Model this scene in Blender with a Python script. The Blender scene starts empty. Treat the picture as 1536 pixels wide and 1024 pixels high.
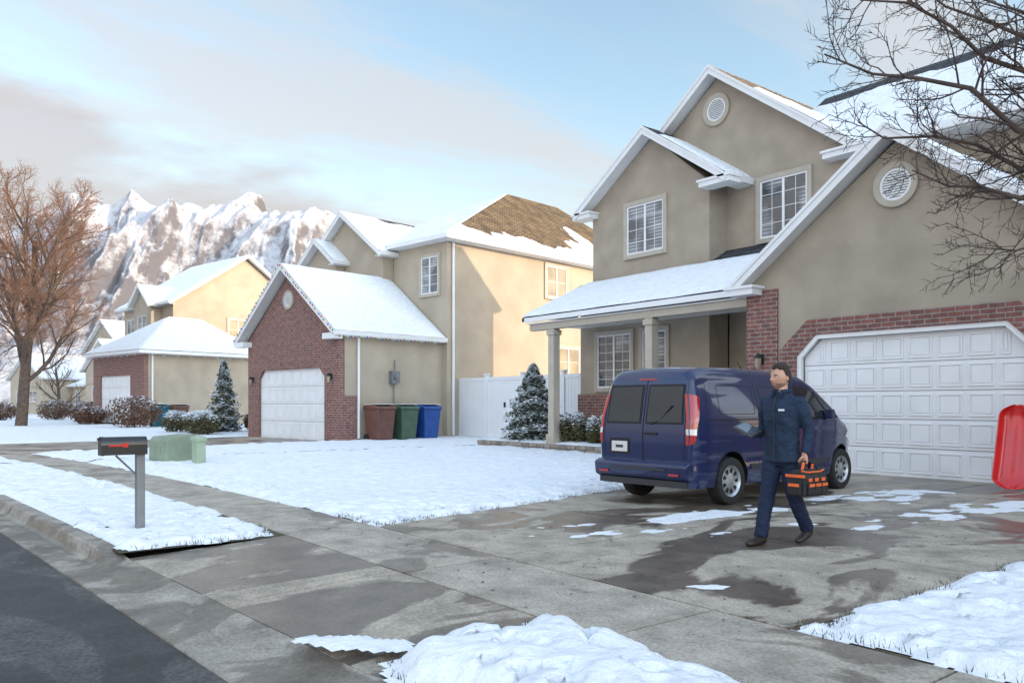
import bpy, math, random
import numpy as np
from mathutils import Vector, Matrix
random.seed(7)
rnd=random.random
def U(a,b): return a+(b-a)*rnd()
scene=bpy.context.scene
COL=scene.collection
# ------------------------------------------------------------ numpy noise
def vn(x,y,seed=0):
    x=np.asarray(x,float);y=np.asarray(y,float)
    xi=np.floor(x);yi=np.floor(y);fx=x-xi;fy=y-yi
    fx=fx*fx*(3-2*fx);fy=fy*fy*(3-2*fy)
    def h(i,j):
        a=np.sin(i*127.1+j*311.7+seed*74.7)*43758.5453
        return a-np.floor(a)
    return (h(xi,yi)*(1-fx)+h(xi+1,yi)*fx)*(1-fy)+(h(xi,yi+1)*(1-fx)+h(xi+1,yi+1)*fx)*fy
def fbm(x,y,o=4,seed=0):
    t=0;a=.5;s=0
    for k in range(o):
        t=t+a*vn(x*2**k,y*2**k,seed+k*3);s+=a;a*=.5
    return t/s
def sstep(x): 
    x=np.clip(x,0,1);return x*x*(3-2*x)
# ------------------------------------------------------------ materials
def newmat(name):
    m=bpy.data.materials.new(name);m.use_nodes=True
    return m,m.node_tree,m.node_tree.nodes['Principled BSDF']
def M(name,col,rough=.7,var=.12,scale=4,bump=0.0,bscale=40,col2=None,metal=0,coat=0,det=4,spec=.5):
    m,nt,b=newmat(name);N=nt.nodes;L=nt.links
    tc=N.new('ShaderNodeTexCoord')
    n=N.new('ShaderNodeTexNoise');n.inputs['Scale'].default_value=scale;n.inputs['Detail'].default_value=det
    L.new(tc.outputs['Object'],n.inputs['Vector'])
    r=N.new('ShaderNodeValToRGB');L.new(n.outputs['Fac'],r.inputs['Fac'])
    c2=col2 if col2 else tuple(min(1,c*(1+var)) for c in col)
    c1=col if col2 else tuple(c*(1-var) for c in col)
    r.color_ramp.elements[0].color=(*c1,1);r.color_ramp.elements[1].color=(*c2,1)
    r.color_ramp.elements[0].position=.35;r.color_ramp.elements[1].position=.65
    L.new(r.outputs['Color'],b.inputs['Base Color'])
    b.inputs['Roughness'].default_value=rough;b.inputs['Metallic'].default_value=metal
    b.inputs['Coat Weight'].default_value=coat;b.inputs['Coat Roughness'].default_value=.04
    b.inputs['Specular IOR Level'].default_value=spec
    if bump:
        n2=N.new('ShaderNodeTexNoise');n2.inputs['Scale'].default_value=bscale;n2.inputs['Detail'].default_value=3
        L.new(tc.outputs['Object'],n2.inputs['Vector'])
        bp=N.new('ShaderNodeBump');bp.inputs['Strength'].default_value=bump;bp.inputs['Distance'].default_value=.02
        L.new(n2.outputs['Fac'],bp.inputs['Height']);L.new(bp.outputs['Normal'],b.inputs['Normal'])
    return m
def brickmat(name,c1,c2,mortar):
    m,nt,b=newmat(name);N=nt.nodes;L=nt.links
    tc=N.new('ShaderNodeTexCoord');sp=N.new('ShaderNodeSeparateXYZ');L.new(tc.outputs['Object'],sp.inputs[0])
    a=N.new('ShaderNodeMath');a.operation='ADD';L.new(sp.outputs['X'],a.inputs[0]);L.new(sp.outputs['Y'],a.inputs[1])
    cb=N.new('ShaderNodeCombineXYZ');L.new(a.outputs[0],cb.inputs['X']);L.new(sp.outputs['Z'],cb.inputs['Y'])
    br=N.new('ShaderNodeTexBrick');L.new(cb.outputs[0],br.inputs['Vector'])
    br.inputs['Color1'].default_value=(*c1,1);br.inputs['Color2'].default_value=(*c2,1);br.inputs['Mortar'].default_value=(*mortar,1)
    br.inputs['Scale'].default_value=1;br.inputs['Brick Width'].default_value=.28;br.inputs['Row Height'].default_value=.095
    br.inputs['Mortar Size'].default_value=.009;br.inputs['Bias'].default_value=-.1
    n=N.new('ShaderNodeTexNoise');n.inputs['Scale'].default_value=6;n.inputs['Detail'].default_value=5;L.new(cb.outputs[0],n.inputs['Vector'])
    mx=N.new('ShaderNodeMix');mx.data_type='RGBA';mx.blend_type='MULTIPLY';mx.inputs[0].default_value=.7
    rp=N.new('ShaderNodeValToRGB');rp.color_ramp.elements[0].color=(.45,.45,.47,1);rp.color_ramp.elements[1].color=(1.0,1.0,1.0,1)
    rp.color_ramp.elements[0].position=.3;rp.color_ramp.elements[1].position=.62
    L.new(n.outputs['Fac'],rp.inputs[0]);L.new(br.outputs['Color'],mx.inputs[6]);L.new(rp.outputs[0],mx.inputs[7])
    L.new(mx.outputs[2],b.inputs['Base Color']);b.inputs['Roughness'].default_value=.85
    return m
def shinglemat(name,c1,c2):
    m,nt,b=newmat(name);N=nt.nodes;L=nt.links
    tc=N.new('ShaderNodeTexCoord');sp=N.new('ShaderNodeSeparateXYZ');L.new(tc.outputs['Object'],sp.inputs[0])
    a=N.new('ShaderNodeMath');a.operation='ADD';L.new(sp.outputs['X'],a.inputs[0]);L.new(sp.outputs['Y'],a.inputs[1])
    cb=N.new('ShaderNodeCombineXYZ');L.new(a.outputs[0],cb.inputs['X']);L.new(sp.outputs['Z'],cb.inputs['Y'])
    br=N.new('ShaderNodeTexBrick');L.new(cb.outputs[0],br.inputs['Vector'])
    br.inputs['Color1'].default_value=(*c1,1);br.inputs['Color2'].default_value=(*c2,1);br.inputs['Mortar'].default_value=(c1[0]*.3,c1[1]*.3,c1[2]*.3,1)
    br.inputs['Scale'].default_value=1;br.inputs['Brick Width'].default_value=.34;br.inputs['Row Height'].default_value=.15;br.inputs['Mortar Size'].default_value=.018
    n=N.new('ShaderNodeTexNoise');n.inputs['Scale'].default_value=1.6;n.inputs['Detail'].default_value=5;L.new(tc.outputs['Object'],n.inputs['Vector'])
    mx=N.new('ShaderNodeMix');mx.data_type='RGBA';mx.blend_type='MULTIPLY';mx.inputs[0].default_value=.8
    rp=N.new('ShaderNodeValToRGB');rp.color_ramp.elements[0].color=(.5,.48,.46,1);rp.color_ramp.elements[1].color=(1.2,1.15,1.1,1)
    rp.color_ramp.elements[0].position=.35;rp.color_ramp.elements[1].position=.62
    L.new(n.outputs['Fac'],rp.inputs[0]);L.new(br.outputs['Color'],mx.inputs[6]);L.new(rp.outputs[0],mx.inputs[7])
    L.new(mx.outputs[2],b.inputs['Base Color']);b.inputs['Roughness'].default_value=.9
    return m
def concretemat(name,dry,wet,thr=.5,scale=.55,stretch=(1,1,1),wr=.28,sp4=.55):
    m,nt,b=newmat(name);N=nt.nodes;L=nt.links
    tc=N.new('ShaderNodeTexCoord');mp=N.new('ShaderNodeMapping');mp.inputs['Scale'].default_value=stretch
    L.new(tc.outputs['Object'],mp.inputs[0])
    n=N.new('ShaderNodeTexNoise');n.inputs['Scale'].default_value=scale;n.inputs['Detail'].default_value=6;n.inputs['Distortion'].default_value=.7
    n.inputs['Roughness'].default_value=.55
    L.new(mp.outputs[0],n.inputs['Vector'])
    r=N.new('ShaderNodeValToRGB');r.color_ramp.elements[0].position=thr-.012;r.color_ramp.elements[1].position=thr+.022
    L.new(n.outputs['Fac'],r.inputs[0])
    n2=N.new('ShaderNodeTexNoise');n2.inputs['Scale'].default_value=2.2;n2.inputs['Detail'].default_value=8;n2.inputs['Roughness'].default_value=.72
    L.new(tc.outputs['Object'],n2.inputs['Vector'])
    r2=N.new('ShaderNodeValToRGB');r2.color_ramp.elements[0].position=.34;r2.color_ramp.elements[1].position=.66
    r2.color_ramp.elements[0].color=(*(c*.60 for c in dry),1);r2.color_ramp.elements[1].color=(*(c*1.25 for c in dry),1)
    L.new(n2.outputs['Fac'],r2.inputs[0])
    n4=N.new('ShaderNodeTexNoise');n4.inputs['Scale'].default_value=42;n4.inputs['Detail'].default_value=4;L.new(tc.outputs['Object'],n4.inputs['Vector'])
    r4=N.new('ShaderNodeValToRGB');r4.color_ramp.elements[0].position=.35;r4.color_ramp.elements[1].position=.6
    r4.color_ramp.elements[0].color=(sp4,sp4,sp4,1);L.new(n4.outputs['Fac'],r4.inputs[0])
    mm=N.new('ShaderNodeMix');mm.data_type='RGBA';mm.blend_type='MULTIPLY';mm.inputs[0].default_value=.7
    r3=N.new('ShaderNodeValToRGB');r3.color_ramp.elements[0].color=(*(c*.6 for c in wet),1);r3.color_ramp.elements[1].color=(*(c*1.45 for c in wet),1)
    r3.color_ramp.elements[0].position=.34;r3.color_ramp.elements[1].position=.66
    L.new(n2.outputs['Fac'],r3.inputs[0])
    mx=N.new('ShaderNodeMix');mx.data_type='RGBA';L.new(r.outputs[0],mx.inputs[0]);L.new(r2.outputs[0],mx.inputs[6]);L.new(r3.outputs[0],mx.inputs[7])
    L.new(mx.outputs[2],mm.inputs[6]);L.new(r4.outputs[0],mm.inputs[7])
    L.new(mm.outputs[2],b.inputs['Base Color'])
    mr=N.new('ShaderNodeMapRange');L.new(r.outputs[0],mr.inputs[0]);mr.inputs[3].default_value=.85;mr.inputs[4].default_value=wr
    L.new(mr.outputs[0],b.inputs['Roughness'])
    bp=N.new('ShaderNodeBump');bp.inputs['Strength'].default_value=.25;bp.inputs['Distance'].default_value=.01
    L.new(n4.outputs['Fac'],bp.inputs['Height']);L.new(bp.outputs['Normal'],b.inputs['Normal'])
    return m
def blindmat(name,cA,cB):
    m,nt,b=newmat(name);N=nt.nodes;L=nt.links
    tc=N.new('ShaderNodeTexCoord');sp=N.new('ShaderNodeSeparateXYZ');L.new(tc.outputs['Object'],sp.inputs[0])
    a=N.new('ShaderNodeMath');a.operation='MULTIPLY';a.inputs[1].default_value=62;L.new(sp.outputs['Z'],a.inputs[0])
    s=N.new('ShaderNodeMath');s.operation='SINE';L.new(a.outputs[0],s.inputs[0])
    n=N.new('ShaderNodeTexNoise');n.inputs['Scale'].default_value=.9;L.new(tc.outputs['Object'],n.inputs['Vector'])
    mr=N.new('ShaderNodeMapRange');mr.inputs[1].default_value=-1;L.new(s.outputs[0],mr.inputs[0])
    mx=N.new('ShaderNodeMix');mx.data_type='RGBA';mx.inputs[6].default_value=(*cA,1);mx.inputs[7].default_value=(*cB,1)
    L.new(mr.outputs[0],mx.inputs[0])
    m2=N.new('ShaderNodeMix');m2.data_type='RGBA';m2.inputs[7].default_value=(*(c*.35 for c in cB),1)
    rr=N.new('ShaderNodeValToRGB');rr.color_ramp.elements[0].position=.45;rr.color_ramp.elements[1].position=.6;L.new(n.outputs['Fac'],rr.inputs[0])
    L.new(rr.outputs[0],m2.inputs[0]);L.new(mx.outputs[2],m2.inputs[6])
    L.new(m2.outputs[2],b.inputs['Base Color']);b.inputs['Roughness'].default_value=.5
    b.inputs['Coat Weight'].default_value=1;b.inputs['Coat Roughness'].default_value=.02;b.inputs['Coat IOR'].default_value=1.8
    return m
def snowmat(name):
    m,nt,b=newmat(name);N=nt.nodes;L=nt.links
    tc=N.new('ShaderNodeTexCoord')
    n=N.new('ShaderNodeTexNoise');n.inputs['Scale'].default_value=6;n.inputs['Detail'].default_value=6;n.inputs['Roughness'].default_value=.62;L.new(tc.outputs['Object'],n.inputs['Vector'])
    r=N.new('ShaderNodeValToRGB');r.color_ramp.elements[0].position=.25;r.color_ramp.elements[1].position=.6
    r.color_ramp.elements[0].color=(.70,.715,.75,1);r.color_ramp.elements[1].color=(.83,.84,.855,1);L.new(n.outputs['Fac'],r.inputs[0])
    L.new(r.outputs[0],b.inputs['Base Color']);b.inputs['Roughness'].default_value=.65
    bp=N.new('ShaderNodeBump');bp.inputs['Strength'].default_value=.8;bp.inputs['Distance'].default_value=.06
    L.new(n.outputs['Fac'],bp.inputs['Height']);L.new(bp.outputs['Normal'],b.inputs['Normal'])
    return m
SNOW=snowmat('snow')
STUC=M('stucco_taupe',(.37,.31,.24),.92,.10,1.2,.5,60)
STUCT=M('stucco_trim',(.44,.39,.32),.9,.05,3,.3,60)
STUC2=M('stucco_cream',(.41,.345,.265),.92,.08,.9,.4,50)
BRICK=brickmat('brick_red',(.27,.105,.08),(.17,.08,.07),(.33,.30,.28))
SH1=shinglemat('shingle_brown',(.15,.105,.06),(.21,.15,.08))
SH2=shinglemat('shingle_tan',(.14,.095,.05),(.20,.14,.075))
SH3=shinglemat('shingle_dark',(.035,.04,.05),(.06,.065,.075))
WHITE=M('white_paint',(.76,.76,.76),.45,.03,3)
DOORW=M('garage_door_white',(.75,.755,.77),.4,.03,2)
FENCE=M('vinyl_white',(.76,.77,.78),.35,.03,1)
BLIND=blindmat('blinds_glass',(.42,.44,.46),(.08,.09,.11))
GLASSD=M('window_dark',(.04,.05,.06),.06,.3,1,coat=1)
GLASSW=M('window_warm',(.30,.24,.17),.12,.3,1,coat=1)
BLACK=M('black_plastic',(.012,.012,.013),.5,.2,5)
METAL=M('grey_metal',(.20,.21,.22),.45,.12,8,metal=.4)
CONC=concretemat('concrete_drive',(.44,.375,.30),(.135,.105,.08),.495,.60,(1.5,.75,1),wr=.30)
CONCS=concretemat('concrete_sidewalk',(.45,.39,.32),(.20,.165,.13),.56,.7,wr=.38)
CURBM=concretemat('concrete_curb',(.36,.32,.27),(.17,.145,.115),.53,.8,wr=.45)
ASPH=concretemat('asphalt',(.105,.098,.092),(.040,.038,.037),.47,.9,(.5,1.6,1),wr=.6,sp4=.3)
GRASS=M('winter_grass',(.13,.10,.055),.95,.3,30,1,80,col2=(.07,.06,.035))
GROUNDM=M('distant_ground',(.55,.55,.57),.9,.15,.02,col2=(.30,.27,.24))
# ------------------------------------------------------------ mesh builder
class MB:
    def __init__(s): s.v=[];s.f=[];s.m=[]
    def add(s,vs,fs,mi=0):
        o=len(s.v);s.v+= [tuple(v) for v in vs]
        for f in fs: s.f.append([i+o for i in f]);s.m.append(mi)
    def box(s,x0,x1,y0,y1,z0,z1,mi=0):
        s.add([(x0,y0,z0),(x1,y0,z0),(x1,y1,z0),(x0,y1,z0),(x0,y0,z1),(x1,y0,z1),(x1,y1,z1),(x0,y1,z1)],
          [(0,3,2,1),(4,5,6,7),(0,1,5,4),(1,2,6,5),(2,3,7,6),(3,0,4,7)],mi)
    def prism(s,pts,vec,mi=0):
        n=len(pts);vec=Vector(vec);p=[Vector(q) for q in pts]
        s.add(p+[q+vec for q in p],[list(range(n)),list(range(2*n-1,n-1,-1))]+[(i,(i+1)%n,(i+1)%n+n,i+n) for i in range(n)],mi)
    def tube(s,pts,rad,n=8,mi=0,cap=True):
        pts=[Vector(p) for p in pts];rings=[];ref=None
        for i,p in enumerate(pts):
            d=(pts[min(i+1,len(pts)-1)]-pts[max(i-1,0)])
            if d.length<1e-9:d=Vector((0,0,1))
            d.normalize()
            if ref is None: ref=Vector((1,0,0)) if abs(d.x)<.9 else Vector((0,1,0))
            a=(ref-d*ref.dot(d))
            if a.length<1e-6:a=d.orthogonal()
            a.normalize();ref=a;b=d.cross(a)
            r=rad[i] if hasattr(rad,'__len__') else rad
            rx,ry=(r if hasattr(r,'__len__') else (r,r))
            rings.append([p+a*rx*math.cos(2*math.pi*k/n)+b*ry*math.sin(2*math.pi*k/n) for k in range(n)])
        vs=[v for r in rings for v in r];fs=[]
        for i in range(len(rings)-1):
            for k in range(n):fs.append((i*n+k,i*n+(k+1)%n,(i+1)*n+(k+1)%n,(i+1)*n+k))
        if cap:
            fs.append(list(range(n-1,-1,-1)));o=(len(rings)-1)*n;fs.append([o+k for k in range(n)])
        s.add(vs,fs,mi)
    def lathe_x(s,prof,c,n=36,mi=0):
        vs=[];fs=[];m=len(prof)
        for k in range(n):
            a=2*math.pi*k/n
            for (r,x) in prof: vs.append((c[0]+x,c[1]+r*math.cos(a),c[2]+r*math.sin(a)))
        for k in range(n):
            for j in range(m-1):
                fs.append((k*m+j,k*m+j+1,((k+1)%n)*m+j+1,((k+1)%n)*m+j))
        s.add(vs,fs,mi)
    def ell(s,c,r,nu=14,nv=9,mi=0,rot=None):
        vs=[];fs=[];c=Vector(c)
        for j in range(nv+1):
            ph=math.pi*j/nv
            for i in range(nu):
                th=2*math.pi*i/nu
                p=Vector((r[0]*math.sin(ph)*math.cos(th),r[1]*math.sin(ph)*math.sin(th),r[2]*math.cos(ph)))
                if rot: p=rot@p
                vs.append(c+p)
        for j in range(nv):
            for i in range(nu):fs.append((j*nu+i,j*nu+(i+1)%nu,(j+1)*nu+(i+1)%nu,(j+1)*nu+i))
        s.add(vs,fs,mi)
    def obj(s,name,mats,parent=None,smooth=False,bevel=0,recalc=True,inv=False):
        me=bpy.data.meshes.new(name);me.from_pydata(s.v,[],s.f)
        if not isinstance(mats,(list,tuple)):mats=[mats]
        for m in mats:me.materials.append(m)
        me.polygons.foreach_set('material_index',s.m)
        if recalc:
            import bmesh
            bm=bmesh.new();bm.from_mesh(me);bmesh.ops.recalc_face_normals(bm,faces=bm.faces);bm.to_mesh(me);bm.free()
        if smooth: me.polygons.foreach_set('use_smooth',[True]*len(me.polygons))
        me.update();o=bpy.data.objects.new(name,me);COL.objects.link(o)
        if parent:
            o.parent=parent
            if inv:o.matrix_parent_inverse=parent.matrix_basis.inverted()
        if bevel:
            b=o.modifiers.new('b','BEVEL');b.width=bevel;b.segments=3;b.limit_method='ANGLE'
        return o
def empty(name,loc=(0,0,0),rz=0):
    e=bpy.data.objects.new(name,None);COL.objects.link(e);e.location=loc;e.rotation_euler=(0,0,rz);e.empty_display_size=.5
    return e
A52=math.radians(52)
CS,SN=math.cos(A52),math.sin(A52)
def site(X,Y): return (X*CS-Y*SN, X*SN+Y*CS)
def grid_obj(name,P,keep,mat,parent=None,smooth=True):
    nu,nv=P.shape[:2]
    idx=-np.ones((nu,nv),int)
    k=keep
    fa=k[:-1,:-1]|k[1:,:-1]|k[:-1,1:]|k[1:,1:]
    use=np.zeros((nu,nv),bool);use[:-1,:-1]|=fa;use[1:,:-1]|=fa;use[:-1,1:]|=fa;use[1:,1:]|=fa
    idx[use]=np.arange(use.sum());V=P[use]
    I,J=np.nonzero(fa)
    F=np.stack([idx[I,J],idx[I+1,J],idx[I+1,J+1],idx[I,J+1]],1)
    me=bpy.data.meshes.new(name);me.from_pydata(V.tolist(),[],F.tolist());me.materials.append(mat)
    if smooth:me.polygons.foreach_set('use_smooth',[True]*len(me.polygons))
    me.update();o=bpy.data.objects.new(name,me);COL.objects.link(o)
    if parent:o.parent=parent
    return o
# ------------------------------------------------------------ ground / road
def bend(s):
    d=np.maximum(0,-8-np.asarray(s,float));return np.where(d<20,-.0035*d*d,-1.4-.14*(d-20))
def roadt(s):
    s=np.asarray(s,float);return np.where(s>-28,1.53+.06*(s+4),.09+.14*(s+28))
mb=MB();mb.add([(-6000,-6000,-.2),(6000,-6000,-.2),(6000,6000,-.2),(-6000,6000,-.2)],[(0,1,2,3)])
mb.obj('ground',GROUNDM,recalc=False)
S=list(np.arange(-160,40.1,1.0))
def strip(name,fa,fb,z0,z1,mat,ss=S,th=0):
    mb=MB();vs=[];fs=[]
    for i,s in enumerate(ss):
        vs+= [(s,float(fa(s)),z0),(s,float(fb(s)),z1)]
        if i: fs.append((2*i-2,2*i,2*i+1,2*i-1))
    mb.add(vs,fs);return mb.obj(name,mat,recalc=False)
strip('road',lambda s:roadt(s)-9,lambda s:roadt(s)+.01,-.13,-.13,ASPH)
strip('lawn_ground',lambda s:3.40+bend(s),lambda s:bend(s)+190,-.012,-.012,GRASS)
strip('verge_ground',lambda s:roadt(s)+.5,lambda s:3.40+bend(s),-.012,-.012,GRASS,list(np.arange(-160,-9,1.0))+[-8.38])
strip('verge_ground',lambda s:roadt(s)+.5,lambda s:3.40+bend(s),-.012,-.012,GRASS,[-3.76]+list(np.arange(-3,40,1.0)))
mb=MB();ss=list(np.arange(-160,-12,1.0))+list(np.arange(-12,2,.2))+list(np.arange(2,40,1.0));vs=[];fs=[]
for i,s in enumerate(ss):
    d=1-float(sstep((s+8.9)/.7))*(1-float(sstep((s+4.0)/.7)))
    r=float(roadt(s))
    for (a,z) in ((0,-.13),(.005,-.118),(.30,-.125),(.34,-.115+.015*d),(.38,-.105+.105*d),(.41,-.10+.108*d),(.56,-.07+.078*d),(.57,-.2)): vs.append((s,r+a,z))
    if i:
        for k in range(7):fs.append(((i-1)*8+k,i*8+k,i*8+k+1,(i-1)*8+k+1))
mb.add(vs,fs);mb.obj('curb_and_gutter',CURBM,recalc=False)
mb=MB()
def slab(mb,q,z=0.0,g=.008):
    cx=sum(p[0] for p in q)/4;cy=sum(p[1] for p in q)/4
    pp=[(p[0]-g*(1 if p[0]>cx else -1),p[1]-g*(1 if p[1]>cy else -1),z if len(p)<3 else p[2]) for p in q]
    mb.add(pp,[(0,1,2,3)])
    mb.add(pp+[(p[0],p[1],p[2]-.06) for p in pp],[(0,4,5,1),(1,5,6,2),(2,6,7,3),(3,7,4,0)])
ssw=[-8.3-1.55*k for k in range(0,90)][::-1]+[-5.9,-3.5,-1.9,-.3,1.3,2.9,4.5,6,8,10,12]
for a,b in zip(ssw[:-1],ssw[1:]):
    slab(mb,[(a,3.43+float(bend(a))),(b,3.43+float(bend(b))),(b,4.5+float(bend(b))),(a,4.5+float(bend(a)))],g=.010)
mb.obj('sidewalk',CONCS,recalc=False)
mb=MB()
def dl(t): return -8.3-.22*(t-4.5)
ts=[4.5,7.2,9.9,12.7,15.75]
for a,b in zip(ts[:-1],ts[1:]):
    slab(mb,[(dl(a),a),(-6.0,a),(-6.0,b),(dl(b),b)],g=.012);slab(mb,[(-6.0,a),(-2.85,a),(-2.85,b),(-6.0,b)],g=.012)
for a,b in ((-8.35,-6.0),(-6.0,-3.75)):
    slab(mb,[(a,float(roadt(a))+.55,-.065),(b,float(roadt(b))+.55,-.065),(b,3.43,0),(a,3.43,0)],g=.012)
mb.obj('driveway',CONC,recalc=False)
H2o=(-28.0,13.53);R8=math.radians(8)
def h2w(x,y): return (H2o[0]+x*math.cos(R8)-y*math.sin(R8),H2o[1]+x*math.sin(R8)+y*math.cos(R8))
mb=MB()
for a,b in ((-7.0,-3.6),(-3.6,-.3)):
    for c,d in ((-13.0,-9.0),(-9.0,-4.5),(-4.5,.1)):
        q=[h2w(a,c),h2w(b,c),h2w(b,d),h2w(a,d)];mb.add([(p[0],p[1],.004) for p in q],[(0,1,2,3)])
mb.obj('neighbor_driveway',CONC,recalc=False)
def snowmask(s,t):
    b=bend(s);E=99
    left=-8.3-.22*(t-4.5)
    dx=s-H2o[0];dy=t-H2o[1];lx=dx*math.cos(R8)+dy*math.sin(R8);ly=-dx*math.sin(R8)+dy*math.cos(R8)
    drv2=np.where(ly<.2,np.maximum(lx+.25,-7.05-lx),np.maximum(ly,99))
    lawn=np.minimum.reduce([left-s-.02,t-(4.55+b),drv2, np.where(s>-15.0,15.2-t,99.)])
    right=np.minimum(s+2.85,t-4.55)
    cb=roadt(s)+.58
    st=np.minimum(t-cb,3.38+b-t)
    stl=np.minimum.reduce([st,-8.4-s,drv2]);str_=np.minimum(st,s+3.95)
    m=np.maximum.reduce([lawn,right,stl,str_])
    def el(cs,ct,a,bb,ang,amp=.3):
        c,n=math.cos(ang),math.sin(ang);x=(s-cs)*c+(t-ct)*n;y=-(s-cs)*n+(t-ct)*c
        return amp*(1-np.sqrt((x/a)**2+(y/bb)**2))
    P=[el(-6.45,9.0,2.1,.28,1.50,.20),el(-6.1,12.0,1.9,.44,1.66,.24),el(-4.5,12.4,1.6,.38,1.5,.23),el(-6.3,5.9,.9,.10,1.35,.10),el(-4.05,4.95,.22,.07,.9,.2),el(-4.1,2.35,.42,.07,.6,.22),
       el(-5.5,7.2,.5,.10,1.3,.12),el(-5.0,8.7,.40,.2,.4,.12),el(-4.6,10.2,.8,.2,1.5,.14),el(-4.3,14.2,.9,.5,1.5,.2)]
    st_=np.maximum.reduce(P)
    return m,st_
def snowfield(name,s0,s1,t0,t1,res):
    s=np.arange(s0,s1+res/2,res);t=np.arange(t0,t1+res/2,res);Sg,Tg=np.meshgrid(s,t,indexing='ij')
    m,st=snowmask(Sg,Tg)
    n=fbm(Sg*3,Tg*3,5,1)-.5;n2=fbm(Sg*.7,Tg*.7,3,5)-.5;n3=fbm(Sg*5.5,Tg*5.5,4,15)-.5
    mm=m+n*.34+.02
    st=st+(fbm(Sg*3.6,Tg*2.0,6,31)-.5)*1.0-.08
    h=.065*sstep(mm/.16)+.03*sstep(mm/.3)*(n2*2)+.045*n*sstep(mm/.1)+.06*n3*sstep(mm/.1)
    ph=np.exp(-((Sg+2.9)**2/2.6+(Tg-2.75)**2/.7))*.12
    h=h+ph*sstep(mm/.3)
    h2=.010*sstep(st/.06)+.006*n3*sstep(st/.05)
    fr=fbm(Sg*7,Tg*7,4,9);dist=np.exp(-np.maximum(m,0)/.6)
    hole=sstep((fr-.57)/.06)*dist*sstep((m-.06)/.2)
    h=h-.09*hole
    z=np.maximum(h-.012,h2-.004);z=np.where((hole>.6)&(st<0),-.03,z)
    keep=(mm>0)|(st>0)
    P=np.stack([Sg,Tg,z],2)
    return grid_obj(name,P,keep,SNOW)
snowfield('snow_lawn_near',-10.5,1.5,1.6,13.5,.035)
snowfield('snow_lawn_near',-22,-10.5,-1.5,22,.08)
snowfield('snow_lawn_far',-60,-22,-6,30,.16)
snowfield('snow_lawn_distant',-160,-60,-20,60,.8)
mb=MB();mb.add([(-160,30,.03),(40,30,.03),(40,185,.03),(-160,185,.03)],[(0,1,2,3)]);mb.obj('snow_field',SNOW,recalc=False)
mb=MB();lf=MB()
ks=np.array([U(-9.5,.5) for _ in range(30000)]);kt=np.array([U(1.9,10) for _ in range(30000)])
km,_=snowmask(ks,kt);kv=km+(fbm(ks*3,kt*3,5,1)-.5)*.34+.02
for s,t,m0,v in zip(ks,kt,km,kv):
    if -.03<v<.10 and m0>-.08:
        for q in range(2):
            a=U(0,6.28);h=U(.02,.06);x=s+U(-.02,.02);y=t+U(-.02,.02);w=.004
            mb.add([(x-w*math.cos(a),y-w*math.sin(a),-.01),(x+w*math.cos(a),y+w*math.sin(a),-.01),(x+U(-.03,.03),y+U(-.03,.03),h)],[(0,1,2)])
mb.obj('grass_tufts',GRASS,recalc=False)
for s,t,v in zip(ks[:2500],kt[:2500],kv[:2500]):
    if v<-.12 and rnd()<.25 and s<-2.9 and t>3.5:
        a=U(0,6.28);r=U(.006,.018);lf.add([(s+r*math.cos(a+q)*(1 if q%2 else .6),t+r*math.sin(a+q),.004+.004*(q%2)) for q in (0,1.57,3.14,4.71)],[(0,1,2,3)])
lf.obj('fallen_leaves',M('dead_leaf',(.10,.055,.03),.8,.3,30),recalc=False)
# ------------------------------------------------------------ building parts
def roofsnow(mb,A,B,C,D,nu,nv,bare=None,h=.07,seed=0,na=.5):
    A,B,C,D=[np.array(p,float) for p in (A,B,C,D)]
    u=np.linspace(0,1,nu);v=np.linspace(0,1,nv);Ug,Vg=np.meshgrid(u,v,indexing='ij')
    P=(A[None,None]*((1-Ug)*(1-Vg))[...,None]+B*(Ug*(1-Vg))[...,None]+C*(Ug*Vg)[...,None]+D*((1-Ug)*Vg)[...,None])
    n=fbm((P[...,0]+P[...,2]*.7)*1.3+seed,(P[...,1]+P[...,2])*1.3,5,seed)-.5
    m=np.ones_like(n)*.6
    if bare is not None:m=bare(Ug,Vg)
    m=m+n*na
    edge=np.minimum.reduce([Ug*nu,(1-Ug)*nu,Vg*nv,(1-Vg)*nv])
    z=.004+(h+n*.09)*sstep(m/.12)*sstep(.35+edge/1.5)
    z=np.where(m<=0,-.02,z)
    P[...,2]+=z
    k=m>0;fa=k[:-1,:-1]|k[1:,:-1]|k[:-1,1:]|k[1:,1:]
    idx=np.arange(nu*nv).reshape(nu,nv);I,J=np.nonzero(fa)
    mb.add(P.reshape(-1,3).tolist(),[(int(idx[i,j]),int(idx[i+1,j]),int(idx[i+1,j+1]),int(idx[i,j+1])) for i,j in zip(I,J)])
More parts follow.
